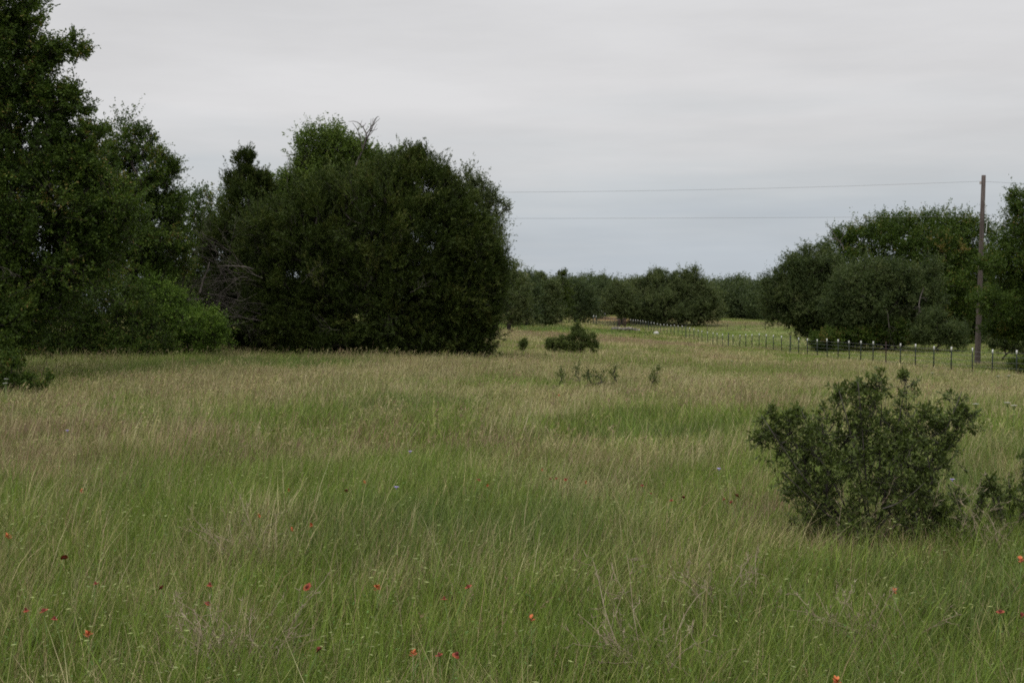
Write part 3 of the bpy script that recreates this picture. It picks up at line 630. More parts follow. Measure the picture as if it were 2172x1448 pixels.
dead_branches(t, 'bare_limb', [(at(1960, 610, 97.5), (-.3, 0, -1), 2.0, .045), (at(1880, 655, 97.5), (.3, 0, -1), 1.8, .035), (at(1790, 530, 104), (-.3, 0, 1), 1.6, .05)], seed=8, depth=2)
tree('green_bush', 'dull rounded bush under the grove left of the pole', 'bush', 96, 1990,
     [(1985, 690, 34, 28), (1960, 705, 30, 20), (2020, 710, 34, 20)],   .42, 9, 12, (.12, .06), M_GROVE, 35, r0=.06, trunk_h=.6, twigs=False, crown_name='foliage', trunk_name='stem')
tree('green_bush', 'dark underbrush bush behind the fence at the foot of the grove', 'bush', 100, 1900,
     [(1900, 705, 60, 24), (1830, 715, 45, 18), (1760, 722, 40, 16)], .42, 9, 12, (.12, .06), M_OAK, 36, r0=.06, trunk_h=.6, twigs=False, crown_name='foliage', trunk_name='stem')
tree('green_bush', 'brownish brush between the pole and the right picture edge', 'bush', 76, 2130,
     [(2120, 715, 34, 26), (2170, 720, 40, 26), (2220, 715, 50, 30)], .36, 8, 11, (.10, .05), M_GROVE, 37, r0=.05, trunk_h=.5, twigs=False, crown_name='foliage', trunk_name='stem')
tree('low_shrub', 'small dark shrub growing beside the rightmost fence post', 'shrub', 56.2, 2166,
     [(2165, 778, 18, 16), (2152, 768, 9, 8), (2185, 785, 20, 16)], .16, 7, 11, (.06, .03), M_OAK, 38, r0=.03, trunk_h=.3, twigs=True, crown_name='foliage', trunk_name='stem')
# --- middle distance oaks
tree('live_oak', 'wide domed live oak standing alone in the pasture behind the gate', 'tree', 206, 1405,
     [(1402, 614, 38, 32), (1458, 608, 34, 28), (1352, 622, 32, 28), (1492, 636, 34, 32), (1400, 648, 80, 34), (1478, 660, 48, 26), (1345, 655, 36, 28), (1398, 588, 16, 11), (1470, 586, 18, 12), (1512, 658, 18, 24), (1375, 600, 14, 12), (1436, 590, 11, 10), (1330, 608, 14, 10), (1325, 640, 24, 20)],
     .85, 10, 13, (.20, .10), M_LIVE, 41, r0=.45, trunk_h=2.6, twigs=False, dens=1.3)
tree('live_oak', 'smaller pale green oak against the left side of the domed live oak', 'tree', 200, 1318,
     [(1318, 622, 26, 24), (1302, 640, 22, 20), (1328, 650, 28, 22)], .7, 9, 12, (.17, .09), M_LIVE, 42, r0=.2, trunk_h=2.0, twigs=False, dens=1.3)
for i, (px, Y, lob, mt, lab) in enumerate([
    (1080, 128, [(1084, 572, 20, 22), (1085, 610, 36, 36), (1075, 650, 40, 30), (1100, 655, 30, 28)], M_LIVE, 'greyish oak just right of the big cedar with a feathery top'),
    (1118, 150, [(1112, 585, 14, 14), (1120, 610, 28, 30), (1110, 650, 34, 34)], M_FAR, 'second oak right of the big cedar, shorter and darker'),
    (1150, 158, [(1145, 584, 16, 12), (1155, 605, 30, 24), (1155, 645, 36, 38), (1160, 670, 30, 14)], M_LIVE, 'round topped oak third in the row right of the big cedar'),
    (1188, 176, [(1190, 582, 6, 12), (1180, 592, 6, 8), (1186, 610, 16, 26), (1190, 640, 22, 34)], M_CEDAR, 'dark pointed cedar spire in the far tree row'),
    (1222, 190, [(1225, 604, 26, 14), (1210, 612, 24, 22), (1225, 635, 38, 36), (1240, 655, 30, 24)], M_FAR, 'brownish oak right of the cedar spire in the far row'),
    (1268, 214, [(1270, 618, 26, 22), (1285, 608, 18, 12), (1265, 640, 34, 30)], M_FAR, 'fresh green oak at the far end of the row above the gate')]):
    lob = [(q[0], q[1] + (9 if q[1] < 630 else 2), q[2], q[3]) for q in lob]
    tree('far_tree', lab, 'tree', Y, px, lob, .70 if Y < 170 else .85, 9, 13, (.17, .085) if Y < 170 else (.20, .10), mt, 50 + i, 'cedar' if mt is M_CEDAR else 'oak', r0=.25, trunk_h=2.2,
         twigs=False, dens=1.25, group='oaks and cedars in the row right of the big cedar')
# distant wood: one mass
rg = np.random.default_rng(77); lob = []
for px in np.arange(300, 2500, 17):
    Y = 262 + 24 * math.sin(px / 170.0) + rg.uniform(-6, 14); tp = 611 + rg.normal(0, 5) + 7 * math.sin(px / 41.0) * math.sin(px / 97.0 + 1) - (6 if 1190 < px < 1300 else 0)
    R = rg.uniform(16, 36); lob.append((px + rg.normal(0, 5), tp + R * .8, R * 1.05, R * .9, Y - 260)); lob.append((px + rg.normal(0, 6), 648, 28, 30, Y - 264)); lob.append((px + rg.normal(0, 6), 625, 26, 24, Y - 250))
V, rn, Pf, S0, D, L = crown_data(rg, lobes3(260, lob), .5, 1.2, 2.3, 10, 11, (.32, .19), 'oak')
ob = build('distant_wood', V, [np.arange(len(V)).reshape(-1, 4)], M_FAR, None, False, {'rnd': ('FLOAT', rn)})
tag(ob, 'low dark green wood closing off the far side of the pasture', 'wood', kind='stuff')

# --- shrubs in the meadow
def shrub_stems(root, name, base, tips, r, seed):
    rng = np.random.default_rng(seed); loc = np.array(root.location)
    for tpt in tips:
        b = MB()
        mid = (base + tpt) / 2 + rng.normal(0, .04, 3) * np.linalg.norm(tpt - base); mid[2] -= .04
        t = np.linspace(0, 1, 7)[:, None]; P = (1 - t) ** 2 * base + 2 * t * (1 - t) * mid + t ** 2 * tpt
        b.path(P - loc, np.linspace(r, r * .35, 7), 5); b.make(name, M_BARK, root, True)
def whorl_shrub(name, label, Y, bpx, lob, tips, seed, leaf=(.036, .013), puff=.085, T=7, m=13, dens=.8, r=.012, bare=None):
    rng = np.random.default_rng(seed); bx = at(bpx, 900, Y)[0]; base = np.array([bx, Y, g1(bx, Y)])
    root = empty(name, base, label, 'shrub')
    lob = [(q[0], q[1] + 14, q[2], q[3]) for q in lob]
    V, rn, Pf, S0, D, L = crown_data(rng, lobes3(Y, lob, .8), base[2], puff, dens, T, 1, leaf, 'oak', .5, .35, 4)
    # stiff leaves in small whorls near the twig tips
    n = len(S0); ww = rng.uniform(.45, 1, (n, 2)); P = S0[:, None] + D[:, None] * (L[:, None] * ww)[..., None] * 1.1
    P = P.reshape(-1, 3); DD = np.repeat(D, 2, 0); k = m // 2
    ax = norm(DD[:, None] * .6 + rng.normal(0, .7, (len(P), k, 3))); ln = leaf[0] * rng.uniform(.6, 1.25, (len(P), k)); nn = rng.normal(0, .6, (len(P), k, 3)); nn[..., 2] += .7
    sd_ = norm(np.cross(ax, nn)); wd = (ln * leaf[1] / leaf[0] * .5)[..., None]; ln = ln[..., None]; PP = P[:, None] + rng.normal(0, .006, (len(P), k, 3))
    V = np.stack([PP, PP + ax * ln * .55 + sd_ * wd, PP + ax * ln, PP + ax * ln * .55 - sd_ * wd], 2).reshape(-1, 3)
    rn = np.repeat(np.clip(.5 + .24 * rng.normal(0, 1, len(V) // 4), 0, 1), 4)
    build('foliage', V - base, [np.arange(len(V)).reshape(-1, 4)], M_SHRUB, root, False, {'rnd': ('FLOAT', rn)})
    A, par, rr = skeleton(rng, base, Pf, .12, r * 1.5, base[2]); b = MB(); i = np.arange(1, len(A))
    b.cones(A[par[1:]] - base, A[i] - base, np.minimum(rr[par[1:]], rr[i] * 1.6), rr[i], 5); b.cones(S0 - base, S0 + D * L[:, None] - base, .0022, .0014, 3)
    b.make('stem', M_BARK, root, True)
    if tips: shrub_stems(root, 'branch', base, [at(*q) for q in tips], r * .62, seed + 1)
    if bare: shrub_stems(root, 'bare_twig', at(*bare[0]), [at(*bare[1])], .005, seed + 2)
    TREES.append((name, label[:30], len(V) // 4)); return root
whorl_shrub('thorny_shrub', 'large open thorny shrub with stiff dark leaves close by on the right', 8.3, 1850,
    [(1850, 985, 120, 95), (1840, 1080, 130, 75), (1850, 1050, 80, 60), (1900, 960, 70, 60), (1790, 1010, 70, 60), (1765, 905, 60, 44), (1810, 925, 70, 56), (1880, 925, 70, 56), (1720, 1000, 50, 50), (1800, 1135, 100, 40), (1900, 1130, 100, 42), (1760, 1150, 60, 30), (1860, 1155, 100, 28), (1800, 1080, 80, 60), (1900, 1075, 80, 60), (1850, 1110, 90, 50), (1980, 1120, 50, 40), (1735, 975, 70, 72), (1690, 905, 48, 36), (1645, 930, 30, 40), (1625, 890, 16, 24), (1660, 880, 18, 14), (1740, 890, 42, 36), (1870, 870, 58, 52), (1845, 810, 20, 20),
     (1868, 805, 12, 16), (1800, 845, 28, 22), (1925, 880, 44, 44), (1922, 805, 10, 22), (1790, 825, 14, 9), (2000, 900, 32, 30), (2030, 850, 18, 32), (2050, 880, 14, 14), (1975, 945, 55, 50), (1960, 1040, 75, 60), (2010, 1060, 40, 40), (1700, 1050, 34, 50), (1730, 1110, 60, 40), (1950, 1120, 80, 30)],
    [(1615, 880, 8.2), (1700, 870, 8.3), (1820, 810, 8.2), (1925, 790, 8.3), (2040, 830, 8.2), (2055, 880, 8.4), (1780, 830, 8.1), (1660, 1000, 8.0), (1950, 850, 8.6), (1870, 800, 8.3)], 61, bare=((1872, 1078, 7.85), (1962, 1022, 7.8)))
whorl_shrub('thorny_shrub', 'smaller shrub half cut off by the right picture edge beside the large one', 8.6, 2150,
    [(2100, 1005, 26, 22), (2085, 1060, 26, 30), (2100, 1130, 60, 40), (2060, 1140, 40, 26), (2150, 1030, 46, 40), (2150, 1090, 60, 60), (2190, 1010, 40, 50), (2120, 1080, 50, 50), (2170, 1110, 60, 60), (2210, 1090, 60, 70)],
    [(2090, 1000, 8.5), (2140, 1000, 8.6), (2190, 960, 8.6)], 62, dens=.6)
tree('round_shrub', 'dense dark shrub with a single tall sprig in the middle of the field', 'shrub', 70, 1220,
     [(1228, 726, 22, 22), (1205, 732, 20, 14), (1252, 726, 11, 18), (1240, 715, 9, 16), (1222, 708, 8, 16), (1224, 694, 2.5, 10), (1164, 730, 5, 14), (1179, 732, 7, 14), (1191, 726, 6, 14), (1205, 720, 7, 12), (1262, 735, 6, 10)],
     .17, 5, 8, (.075, .034), M_SHRUB, 63, r0=.05, trunk_h=.4, twigs=True, crown_name='foliage', trunk_name='stem', dens=1.0, up=.7)
tree('small_shrub', 'tiny upright shrub alone between the big cedar and the round shrub', 'shrub', 68, 1108,
     [(1108, 735, 8, 12), (1112, 728, 5, 9)], .12, 7, 10, (.05, .028), M_SHRUB, 64, r0=.02, trunk_h=.3, crown_name='foliage', trunk_name='stem', up=.8)
for i, (px, py, lab) in enumerate([(1223, 785, 'leafy sapling sprig, leftmost of the row below the round shrub'), (1248, 795, 'small low sprig between two leafier saplings below the round shrub'),
                                   (1271, 794, 'compact dark sapling in the row below the round shrub'), (1297, 788, 'sapling with one long leaning shoot at the right end of the row'),
                                   (1386, 800, 'lone thin sapling right of the sapling row'), (1187, 795, 'faint sprig left of the sapling row')]):
    p = at_px(px, py + 16, .25); Y = p[1]
    tree('sapling', lab, 'sapling', Y, px, [(px, py, 9, 8), (px + 5, py + 9, 9, 6)] + ([(px + 9, py - 10, 3, 7)] if i in (3, 4) else []), .10, 3, 6, (.055, .022), M_SHRUB, 70 + i, r0=.012, trunk_h=.25,
         crown_name='foliage', trunk_name='stem', up=.6, group='saplings in the middle of the meadow', dens=.28)

# ------------------------------------------------------------------ fences
PXS = [2157, 2105, 2063, 2018, 1981, 1942, 1910, 1879.5, 1852, 1826, 1802, 1778, 1755, 1734, 1713, 1694, 1676, 1658, 1641, 1625, 1610, 1595, 1582, 1569, 1555, 1545, 1533, 1521, 1512, 1501,
       1489, 1481, 1472, 1463, 1455, 1447, 1438.5, 1430, 1423, 1415, 1408, 1400.5, 1394, 1387, 1381.5, 1375, 1369.5, 1363.5, 1358, 1353, 1348, 1343, 1338]
def post_mesh(h=1.35, w=.066):
    b = MB(); b.box((0, 0, h / 2 - .15), (w, .008, h + .3)); b.box((0, .021, h / 2 - .15), (.009, .034, h + .3))
    for z in np.arange(.2, h, .12): b.box((0, -.007, z), (.016, .006, .02))
    return b
def tip_mesh(h=1.35, w=.062):
    b = MB(); b.box((0, 0, h - .085), (w + .008, .013, .19)); b.box((0, .021, h - .085), (.015, .042, .19)); return b
pm = post_mesh().make('fence_post', M_STEEL, False).data; tm = tip_mesh().make('post_tip', M_WHITE, False).data
b = MB(); b.path([(0, 0, -.3), (0, 0, .7), (0, 0, 1.5)], [.055, .055, .052], 8); lm = b.make('line_post', M_STEEL, False, True).data
b = MB(); b.path([(0, 0, -.3), (0, 0, .7), (0, 0, 1.38)], [.035, .035, .033], 8); rm = b.make('rusty_post', M_RUST, False, True).data
rg = np.random.default_rng(3)
def fence(label, pts, special=None, wires=(.25, .5, .75, 1.0, 1.2), wr=.006, tips=True, hs=1.0, lab=True):
    p0 = np.array(pts[0]); root = empty('wire_fence', p0, label, 'fence')
    for i, p in enumerate(pts):
        k = (special or {}).get(i); me = {'line': lm, 'rust': rm, None: pm}[k]
        o = bpy.data.objects.new({'line': 'line_post', 'rust': 'line_post', None: 'fence_post'}[k], me); COL.objects.link(o); o.parent = root
        if k == 'rust' and lab: o['label'] = 'rusty red brown pipe post without white tip'
        o.location = np.array(p) - p0; o.rotation_euler = (rg.normal(0, .012), rg.normal(0, .012), rg.normal(0, .2)); o.scale = (1, 1, hs * rg.uniform(.97, 1.03))
        if tips and k is None:
            c = bpy.data.objects.new('post_tip', tm); COL.objects.link(c); c.parent = o
    for z in wires:
        P = []
        for a_, c_ in zip(pts[:-1], pts[1:]):
            a_, c_ = np.array(a_), np.array(c_); P += [a_ + [0, -.03, z * hs], (a_ + c_) / 2 + [0, -.03, z * hs - .012]]
        P.append(np.array(pts[-1]) + [0, -.03, z * hs]); b = MB(); b.path(np.array(P) - p0, wr, 4); b.make('fence_wire', M_WIRE, root)
    return root
def fp(px):
    Y = 24.222 / ((px - 1086) / F + .0287); X = (px - 1086) / F * Y; return (X, Y, g1(X, Y))
near = [(fence_x(Y), Y, g1(fence_x(Y), Y)) for Y in (45.0, 47.5, 50.0, 52.5)]
pts = near + [fp(p) for p in PXS]
sp_ = {4 + PXS.index(1676): 'line', 4 + PXS.index(1545): 'line', 4 + PXS.index(1455): 'line', 4 + PXS.index(1879.5): 'rust', 4 + PXS.index(1375): 'line'}
fence('long wire fence of dark steel posts with white tips running to the gate', pts, sp_)
# fence climbing behind the gate
bp_ = []
for px, Y in ((1309, 186), (1303, 190), (1284, 206), (1276, 212), (1273, 216), (1269, 221), (1266, 226)):
    X = (px - 1086) / F * Y; bp_.append((X, Y, g1(X, Y)))
fence('short fence with white tipped posts climbing the bare dirt rise behind the gate', bp_)
fp2 = [((px - 1086) / F * 172, 172 + i * 2, g1((px - 1086) / F * 172, 172 + i * 2)) for i, px in enumerate((1500, 1548, 1593, 1642, 1690))]
fence('faint cross fence far across the pasture beyond the white tipped posts', fp2, {0: 'rust', 1: 'rust', 2: 'rust', 3: 'rust', 4: 'rust'}, hs=.85, lab=False)
# gate and its posts
GY = 184.0
ga_, gb_ = at(1262, 690, GY), at(1311, 692, GY); gz = min(g1(ga_[0], GY), g1(gb_[0], GY)) + .12
ga_[2] = gb_[2] = gz; gr = empty('pipe_gate', ga_, 'dark five bar pipe gate closed across the far end of the field', 'gate')
Lg = gb_[0] - ga_[0]; b = MB()
for z in (.02, .3, .56, .82, 1.2): b.path([(0, 0, z), (Lg / 2, 0, z), (Lg, 0, z)], .05, 6)
b.make('gate_bar', M_GATE, gr, True)
b = MB()
for xx_ in (.02, Lg * .33, Lg * .66, Lg - .02): b.path([(xx_, -.05, 0), (xx_, -.05, .6), (xx_, -.05, 1.22)], .03, 6)
b.make('gate_upright', M_GATE, gr, True)
for px, mat_, h_, r_, tip, lab in ((1259, M_STEEL, 1.45, .07, True, 'dark gate post with pale cap on the hinge side, left'), (1264.5, M_STEEL, 1.4, .05, True, 'thinner pale capped post tight against the left end of the gate'),
                          (1313, M_RUST, 1.3, .2, False, 'thick dark brown post at the right end of the gate'), (1322, M_RUST, 1.4, .10, False, 'left one of the paired brown corner posts right of the gate'),
                          (1326, M_RUST, 1.45, .12, False, 'right one of the paired brown corner posts joining the long fence')):
    X = (px - 1086) / F * (GY + .4); zb = g1(X, GY + .4); r0 = empty('gate_post', (X, GY + .4, zb), lab, 'post', 'posts at the gate')
    b = MB(); b.path([(0, 0, -.3), (0.01, 0, .6), (0, 0, h_)], [r_ * 1.05, r_, r_ * .92], 9); b.make('shaft', mat_, r0, True)
    b = MB(); b.path([(0, 0, h_ - .003), (0, 0, h_ + .06), (0, 0, h_ + (.14 if tip else .09))], [r_ * .93, r_ * .9, r_ * .3 if not tip else r_ * .7], 9); b.make('post_cap', M_WHITE if tip else mat_, r0, True)
# ------------------------------------------------------------------ utility pole and wires
PY = 72.0
pb, pt_ = at(2073, 771, PY), at(2086.5, 372, PY); pz = g1(pb[0], PY); pb[2] = pz
pr_ = empty('utility_pole', pb, 'tall weathered wooden utility pole leaning slightly right beyond the fence', 'pole')
dv = pt_ - pb; b = MB(); b.path([dv * s for s in (-.03, 0, .25, .5, .75, 1)], [.18, .175, .158, .142, .13, .12], 14); b.make('shaft', M_POLE, pr_, True)
q = dv * .957; b = MB(); b.path([q + [-.13, -.05, 0], q + [-.2, -.06, .01]], .02, 6); b.path([q + [-.2, -.06, -.06], q + [-.2, -.06, 0], q + [-.2, -.06, .09], q + [-.2, -.06, .12]], [.03, .055, .05, .02], 8); b.make('insulator', M_GLASS, pr_, True)
q2 = dv * .775; b = MB(); b.path([q2 + [.12, -.05, 0], q2 + [.24, -.06, 0], q2 + [.24, -.06, .1]], [.02, .02, .045], 8); b.make('bracket', M_STEEL, pr_, True)
b = MB(); b.path([dv * .87 + [.02, -.15, 0], dv * .83 + [.12, -.16, 0], dv * .79 + [.17, -.14, 0], dv * .74 + [.25, -.1, 0]], .017, 6); b.path([dv * .7 + [.2, -.13, 0], dv * .76 + [.26, -.1, 0]], .012, 5); b.make('ground_wire', M_WHITE, pr_, True)
def cable(label, P, spans, sag, r=.007):
    b = MB(); P0 = np.array(P); pts = []
    ends = [P0 + np.array(s) for s in spans]
    for k in range(len(ends) - 1):
        for t_ in np.linspace(0, 1, 25)[(1 if k else 0):]:
            p = ends[k] * (1 - t_) + ends[k + 1] * t_; p = p - np.array([0, 0, sag * 4 * t_ * (1 - t_)]); pts.append(p - P0)
    b.path(pts, r, 5); o = b.make('overhead_wire', M_CABLE, None, True, loc=P0); tag(o, label, 'wire', 'overhead power wires'); return o
cable('upper overhead wire fixed near the top of the utility pole', pb + dv * .957 + [-.2, -.06, .12], [(-124, 0, -.2), (-62, 0, -.05), (0, 0, 0), (60, 6, -.2)], .62)
cable('lower overhead wire passing the utility pole above the grove', pb + dv * .775 + [.24, -.06, .1], [(-124, 0, -.2), (-62, 0, .05), (0, 0, 0), (60, 6, -.1)], .16)

# ------------------------------------------------------------------ logs, stone
for i, (xa, ya, xb, yb, r, lab) in enumerate([(1297, 703, 1318, 700, .17, 'dark log at the left end of the log pile'), (1301, 697, 1304, 704, .17, 'short pale log tilted up at the left of the pile'), (1306, 701, 1314, 700, .22, 'stubby whitish log beside the tilted short log'),
        (1314, 702, 1341, 697, .17, 'long grey log lying across the middle of the pile'), (1326, 701, 1338, 702, .15, 'small pale log in front of the long grey log'), (1340, 698, 1352, 703, .18, 'pale log sloping down to the right in the pile'), (1340, 701, 1357, 699, .17, 'dark log at the right end of the log pile')]):
    A_, B_ = at_px(xa, ya + 3, .0, 120, 190), at_px(xb, yb + 3, 0, 120, 190)
    Y = 150 + i * .25; A_, B_ = at(xa, ya, Y), at(xb, yb, Y + .3); zl = g1(A_[0], Y)
    o_ = np.array([A_[0], Y, zl]); A_[2] = max(A_[2], zl + .25); B_[2] = max(B_[2], zl + .25)
    b = MB(); mid = (A_ + B_) / 2 + np.random.default_rng(i).normal(0, .06, 3); b.path(np.array([A_, A_ * .6 + mid * .4, mid, B_ * .6 + mid * .4, B_]) - o_, [r * .8, r * 1.1, r, r * 1.05, r * .7], 8)
    b.path(np.array([mid, mid + [.2, -.1, .28]]) - o_, [r * .4, r * .2], 5)
    tag(b.make('log', M_LOG, None, True, loc=o_), lab, 'log', 'weathered logs in the far pile')
pz_ = at(1392, 709, 146); zs = g1(pz_[0], 146)
rg = np.random.default_rng(12); b = MB()
nu, nv = 14, 9; th = np.linspace(0, 2 * math.pi, nu, endpoint=False); ph = np.linspace(-1.2, 1.5, nv)
V = np.array([[math.cos(a) * math.cos(p), math.sin(a) * math.cos(p), math.sin(p)] for p in ph for a in th]); V *= (1 + rg.normal(0, .09, (len(V), 1))); V *= [.34, .26, .24]; V[:, 2] += .2
Q = [[j * nu + i, j * nu + (i + 1) % nu, (j + 1) * nu + (i + 1) % nu, (j + 1) * nu + i] for j in range(nv - 1) for i in range(nu)]
b.add(V, Q, None); b.v.append(np.array([[0, 0, V[:, 2].max()]])); ci = b.n; b.n += 1
b.f3.append(np.array([[(nv - 1) * nu + i, (nv - 1) * nu + (i + 1) % nu, ci] for i in range(nu)]))
tag(b.make('boulder', M_STONE, None, False, loc=(pz_[0], 146, zs)), 'pale grey boulder in the grass at the foot of the fence', 'boulder')

# ------------------------------------------------------------------ wild flowers
def petal_ring(b, c, R, n, tilt, wd, rng, notch=True):
    for k in range(n):
        a = 2 * math.pi * k / n + rng.normal(0, .08); d = np.array([math.cos(a), math.sin(a), tilt]); d = d / np.linalg.norm(d); s = np.array([-math.sin(a), math.cos(a), 0]) * wd
        r = R * rng.uniform(.85, 1.1); up = np.array([0, 0, .0015])
        V = [c + d * r * .18 - s * .5, c + d * r * .18 + s * .5, c + d * r * .75 + s + up, c + d * r + s * .45, c + d * r - s * .45, c + d * r * .75 - s + up]
        b.add(V, [[0, 1, 2, 5], [5, 2, 3, 4]])
def stem_to(root, H, lean, mat=M_STEMG, r=.0022):
    b = MB(); b.path([(0, 0, -.03), (lean[0] * .3, lean[1] * .3, H * .5), (lean[0], lean[1], H)], [r * 1.2, r, r * .8], 5); b.make('stem', mat, root, True)
def blanket(px, py, label, big=1.0, h=.33):
    rng = np.random.default_rng(int(px * 7 + py)); p = at_px(px, py, h); sc = max(1.0, p[1] / 13.0)
    root = empty('red_flower', p, label, 'flower', 'red daisy like wildflowers in the meadow'); lean = rng.normal(0, .05, 2); p = p; stem_to(root, h, lean)
    root.location.x -= lean[0]; root.location.y -= lean[1]
    c = np.array([lean[0], lean[1], h]); b = MB(); petal_ring(b, np.zeros(3), (.018 * big * sc), 11, rng.uniform(-.5, .2), .0055 * big * sc, rng)
    tl = Matrix.Rotation(rng.uniform(0, 6.28), 3, 'Z') @ Matrix.Rotation(rng.uniform(.15, .9), 3, 'X'); tl = np.array(tl)
    b.v = [v @ tl.T + c for v in b.v]; b.make('petals', M_RED, root)
    b = MB(); b.path([[0, 0, -.004], [0, 0, .006], [0, 0, .012]], np.array([.0065, .008, .003]) * big * sc, 8); b.v = [v @ tl.T + c for v in b.v]; b.make('flower_centre', M_CENTRE, root, True)
def paintbrush(px, py, label, big=1.0, h=.33):
    rng = np.random.default_rng(int(px * 5 + py)); p = at_px(px, py, h); sc = max(1.0, p[1] / 13.0)
    root = empty('orange_flower', p, label, 'flower', 'orange paintbrush wildflowers in the meadow'); stem_to(root, h - .03, (0, 0)); b = MB()
    for k in range(16):
        a = rng.uniform(0, 6.283); z = h - .02 + .02 * k / 16; d = norm(np.array([math.cos(a), math.sin(a), .3 + .9 * k / 16])); s = norm(np.cross(d, [0, 0, 1.])) * .0048 * big * sc; L = rng.uniform(.011, .017) * big * sc; c = np.array([0, 0, z])
        b.add([c, c + d * L * .6 + s, c + d * L, c + d * L * .6 - s], [[0, 1, 2, 3]])
    b.make('bracts', M_ORANGE, root)
    b = MB()
    for k in range(6):
        a = k * 2.4; z = .1 + .05 * k; d = norm(np.array([math.cos(a), math.sin(a), .9])); s = norm(np.cross(d, [0, 0, 1.])) * .003; c = np.array([0, 0, z]); b.add([c, c + d * .03 + s, c + d * .05, c + d * .03 - s], [[0, 1, 2, 3]])
    b.make('leaves', M_STEMG, root)
def lilac(px, py, label, h=.34):
    rng = np.random.default_rng(int(px * 3 + py)); p = at_px(px, py, h); sc = max(1.0, p[1] / 12.0)
    root = empty('lilac_flower', p, label, 'flower', 'small lilac wildflowers in the meadow'); stem_to(root, h, (0, 0)); b = MB(); petal_ring(b, np.array([0, 0, h]), .021 * sc, 9, .35, .0058 * sc, rng); b.make('petals', M_PURPLE, root)
    b = MB(); b.path([(0, 0, h - .01), (0, 0, h), (0, 0, h + .008)], np.array([.004, .007, .005]) * sc, 7); b.make('flower_centre', M_PURPLE, root, True)
def umbel(px, py, label, h=.55):
    rng = np.random.default_rng(int(px * 3 + py)); p = at_px(px, py, h); sc = max(.55, p[1] / 62.0)
    root = empty('white_flower', p, label, 'flower', 'flat white wildflower heads'); stem_to(root, h - .06, (0, 0), r=.004); b = MB(); bs = MB()
    for k in range(18):
        a = k * 2.4; r = .07 * math.sqrt(k / 18) * sc; c = np.array([r * math.cos(a), r * math.sin(a), h - r * .15]); bs.cones([[0, 0, h - .065]], [c], .0012, .001, 3); petal_ring(b, c, .016 * sc, 5, .1, .007 * sc, rng)
    b.make('florets', M_UMBEL, root); bs.make('umbel_rays', M_STEMG, root)
for f in [(136,1183,'dark red flower below the big orange flower by the left edge',1.2), (203,1238,'small dark red flower in grass left of the bluish stems',.8), (342,1247,'dull red flower left of the pair near the dry weeds',.9), (445,1240,'upper one of two dark red flowers above the lower dry weed',1), (440,1280,'lower one of two dark red flowers above the lower dry weed',1),
          (93,1295,'bright red flower near the lower left corner, right of a faint one',1.2), (55,1293,'faint red flower left of the bright one near the lower left corner',.8), (115,1312,'dark red flower just below the bright one near the lower left corner',.9), (652,1245,'wide red flower with pale petal edge right of the upper dry weed',1.35), (677,1378,'deep red flower low in the grass right of the lower dry weed',1.1),
          (735,1040,'red flower beside a small orange one left of the lilac flower',1), (994,1245,'dark red flower alone in lower middle grass',1), (942,1270,'red flower below and left of the lone dark red one',.9), (932,1390,'left one of two red flowers near the bottom middle',.9), (968,1388,'right one of two red flowers near the bottom middle',1),
          (1016,1018,'small dark red flower beside an orange one mid meadow',1), (1168,1016,'leftmost of three dark red flowers in a row mid meadow',.9), (1180,1015,'middle of three dark red flowers in a row mid meadow',.8), (1200,1016,'rightmost of three dark red flowers in a row mid meadow',.9), (1362,1030,'tiny red flower left of the tan grass patch by the large shrub',.9),
          (1380,1048,'tiny red flower a little below another one mid meadow',.8), (1424,1062,'faint red flower left of the trio near the large shrub',.8), (1450,1055,'dark red flower between the faint one and the trio near the large shrub',.9), (1536,1060,'smallest of the trio of red flowers left of the large shrub',.9), (1551,1065,'lower wide flower of the red trio left of the large shrub',1.25), (1563,1051,'upper wide flower of the red trio left of the large shrub',1.3),
          (2122,1298,'faint red flower under the shrub at the right edge',1), (2169,1303,'red flower cut by the right picture edge',1.1)]: blanket(*f)
for f in [(17,1137,'largest orange flower at the left picture edge',1.7), (173,1040,'orange flower high in the grass near the left edge',1.2), (188,1342,'pale orange flower near the bottom left corner',1.5), (550,1092,'orange flower just above the upper dry weed',1.2), (620,1121,'left one of two small orange flowers right of the upper dry weed',1), (660,1111,'right one of two small orange flowers right of the upper dry weed',1.1),
          (613,1037,'faint orange flower behind the upper dry weed',.9), (773,1021,'orange flower above and left of the lilac flower',1.2), (800,1243,'bright orange red double flower in lower middle grass',1.6), (877,1382,'orange flower near the bottom, left of two red ones',1.2), (1127,1308,'rusty orange flower in the lower right middle grass',1.3), (1034,1028,'orange flower beside a small dark red one mid meadow',1),
          (1150,995,'small orange flower above the row of three red ones',.9), (1243,1021,'orange flower right of the row of three red ones',1), (1898,1250,'orange flower in the grass in front of the large shrub',1.1), (2165,1185,'bright orange flower at the right picture edge',1.6), (1775,1441,'orange flower at the very bottom right of centre',1.3), (1186,838,'distant orange dot below the sapling row',1.1)]: paintbrush(*f)
for f in [(841,1034,'brightest lilac flower in the middle of the meadow'), (870,958,'lilac flower farther back than the brightest one'), (1525,995,'lilac flower left of the large shrub'), (143,914,'pinkish lilac flower far left in the tan grass'), (2020,1018,'tiny lilac flower just right of the large shrub')]: lilac(*f)
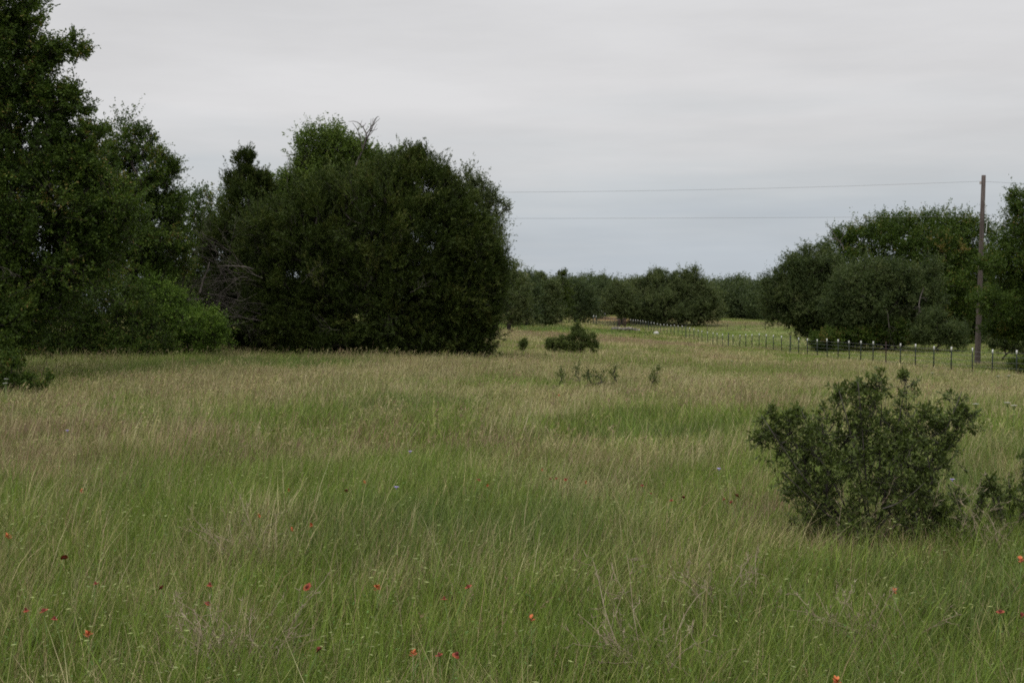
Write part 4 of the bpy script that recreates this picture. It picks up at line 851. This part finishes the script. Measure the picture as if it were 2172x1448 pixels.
for f in [(13,803,'upper white flower head on the left edge shrub'), (11,812,'lower white flower head on the left edge shrub'), (1978,790,'white flower head in front of the fence left of the pole'), (2070,856,'white flower head right of the top of the large shrub'), (2137,853,'left of two white flower heads near the right edge'), (2151,859,'right of two white flower heads near the right edge'),
          (2117,797,'white flower head left of the one by the last fence post'), (2139,796,'white flower head beside the last fence post'), (1552,765,'white flower head far out in the right middle of the field')]: umbel(*f)

# ------------------------------------------------------------------ dry weeds in the foreground
def dry_weed(px, py, label, n, H, spread, lean, seed):
    rng = np.random.default_rng(seed); p = at_px(px, py, .0); root = empty('dry_weed', p, label, 'dry weed', 'dead weeds in the near grass')
    for i in range(n):
        b = MB(); q = np.array([rng.normal(0, .09), rng.normal(0, .09), -.02]); d = norm(np.array([lean + rng.normal(0, spread), rng.normal(0, spread), 1])); L = H * rng.uniform(.45, 1.15); P = [q]; r0 = rng.uniform(.0018, .0036)
        bend = rng.normal(0, .07, 3) + [lean * .05, 0, -.04]
        for k in range(7):
            d = norm(d + rng.normal(0, .09, 3) + bend); P.append(P[-1] + d * L / 7)
            for _t in range(int(rng.integers(0, 3)) if k >= 2 else 0):
                e = norm(d + rng.normal(0, .6, 3)); c = P[-1] + e * L * rng.uniform(.05, .2); b.path([P[-1], (P[-1] + c) / 2 + rng.normal(0, .008, 3), c], [.0015, .0012, .0008], 3)
                for _ in range(2): b.path([c, c + norm(e + rng.normal(0, .7, 3)) * L * .06], [.002, .0008], 3)
        b.path(P, np.linspace(r0, r0 * .4, 8), 5); b.make('stem', M_TAN, root, True)
dry_weed(560, 1235, 'brown dead weed leaning left in the near grass', 22, .52, .2, -.35, 1)
dry_weed(500, 1460, 'pale tangled dead weed at the bottom left', 40, .45, .34, -.1, 2)
dry_weed(1390, 1470, 'tall brown dead weed at the bottom right of centre', 22, .55, .24, -.25, 3)
dry_weed(1560, 1330, 'greyish dead weed between the bottom edge and the large shrub', 18, .42, .3, -.15, 4)
dry_weed(1800, 1190, 'dry tan weed at the left foot of the large shrub', 14, .5, .25, .1, 5)
dry_weed(1990, 1185, 'dry reddish weed at the right foot of the large shrub', 14, .5, .25, .1, 6)
dry_weed(2120, 1200, 'dry weed under the shrub at the right edge', 12, .55, .25, .05, 7)
dry_weed(1860, 1400, 'low dead weed near the bottom right', 16, .4, .3, -.2, 8)
print('LEAVES', sum(t[2] for t in TREES), TREES)
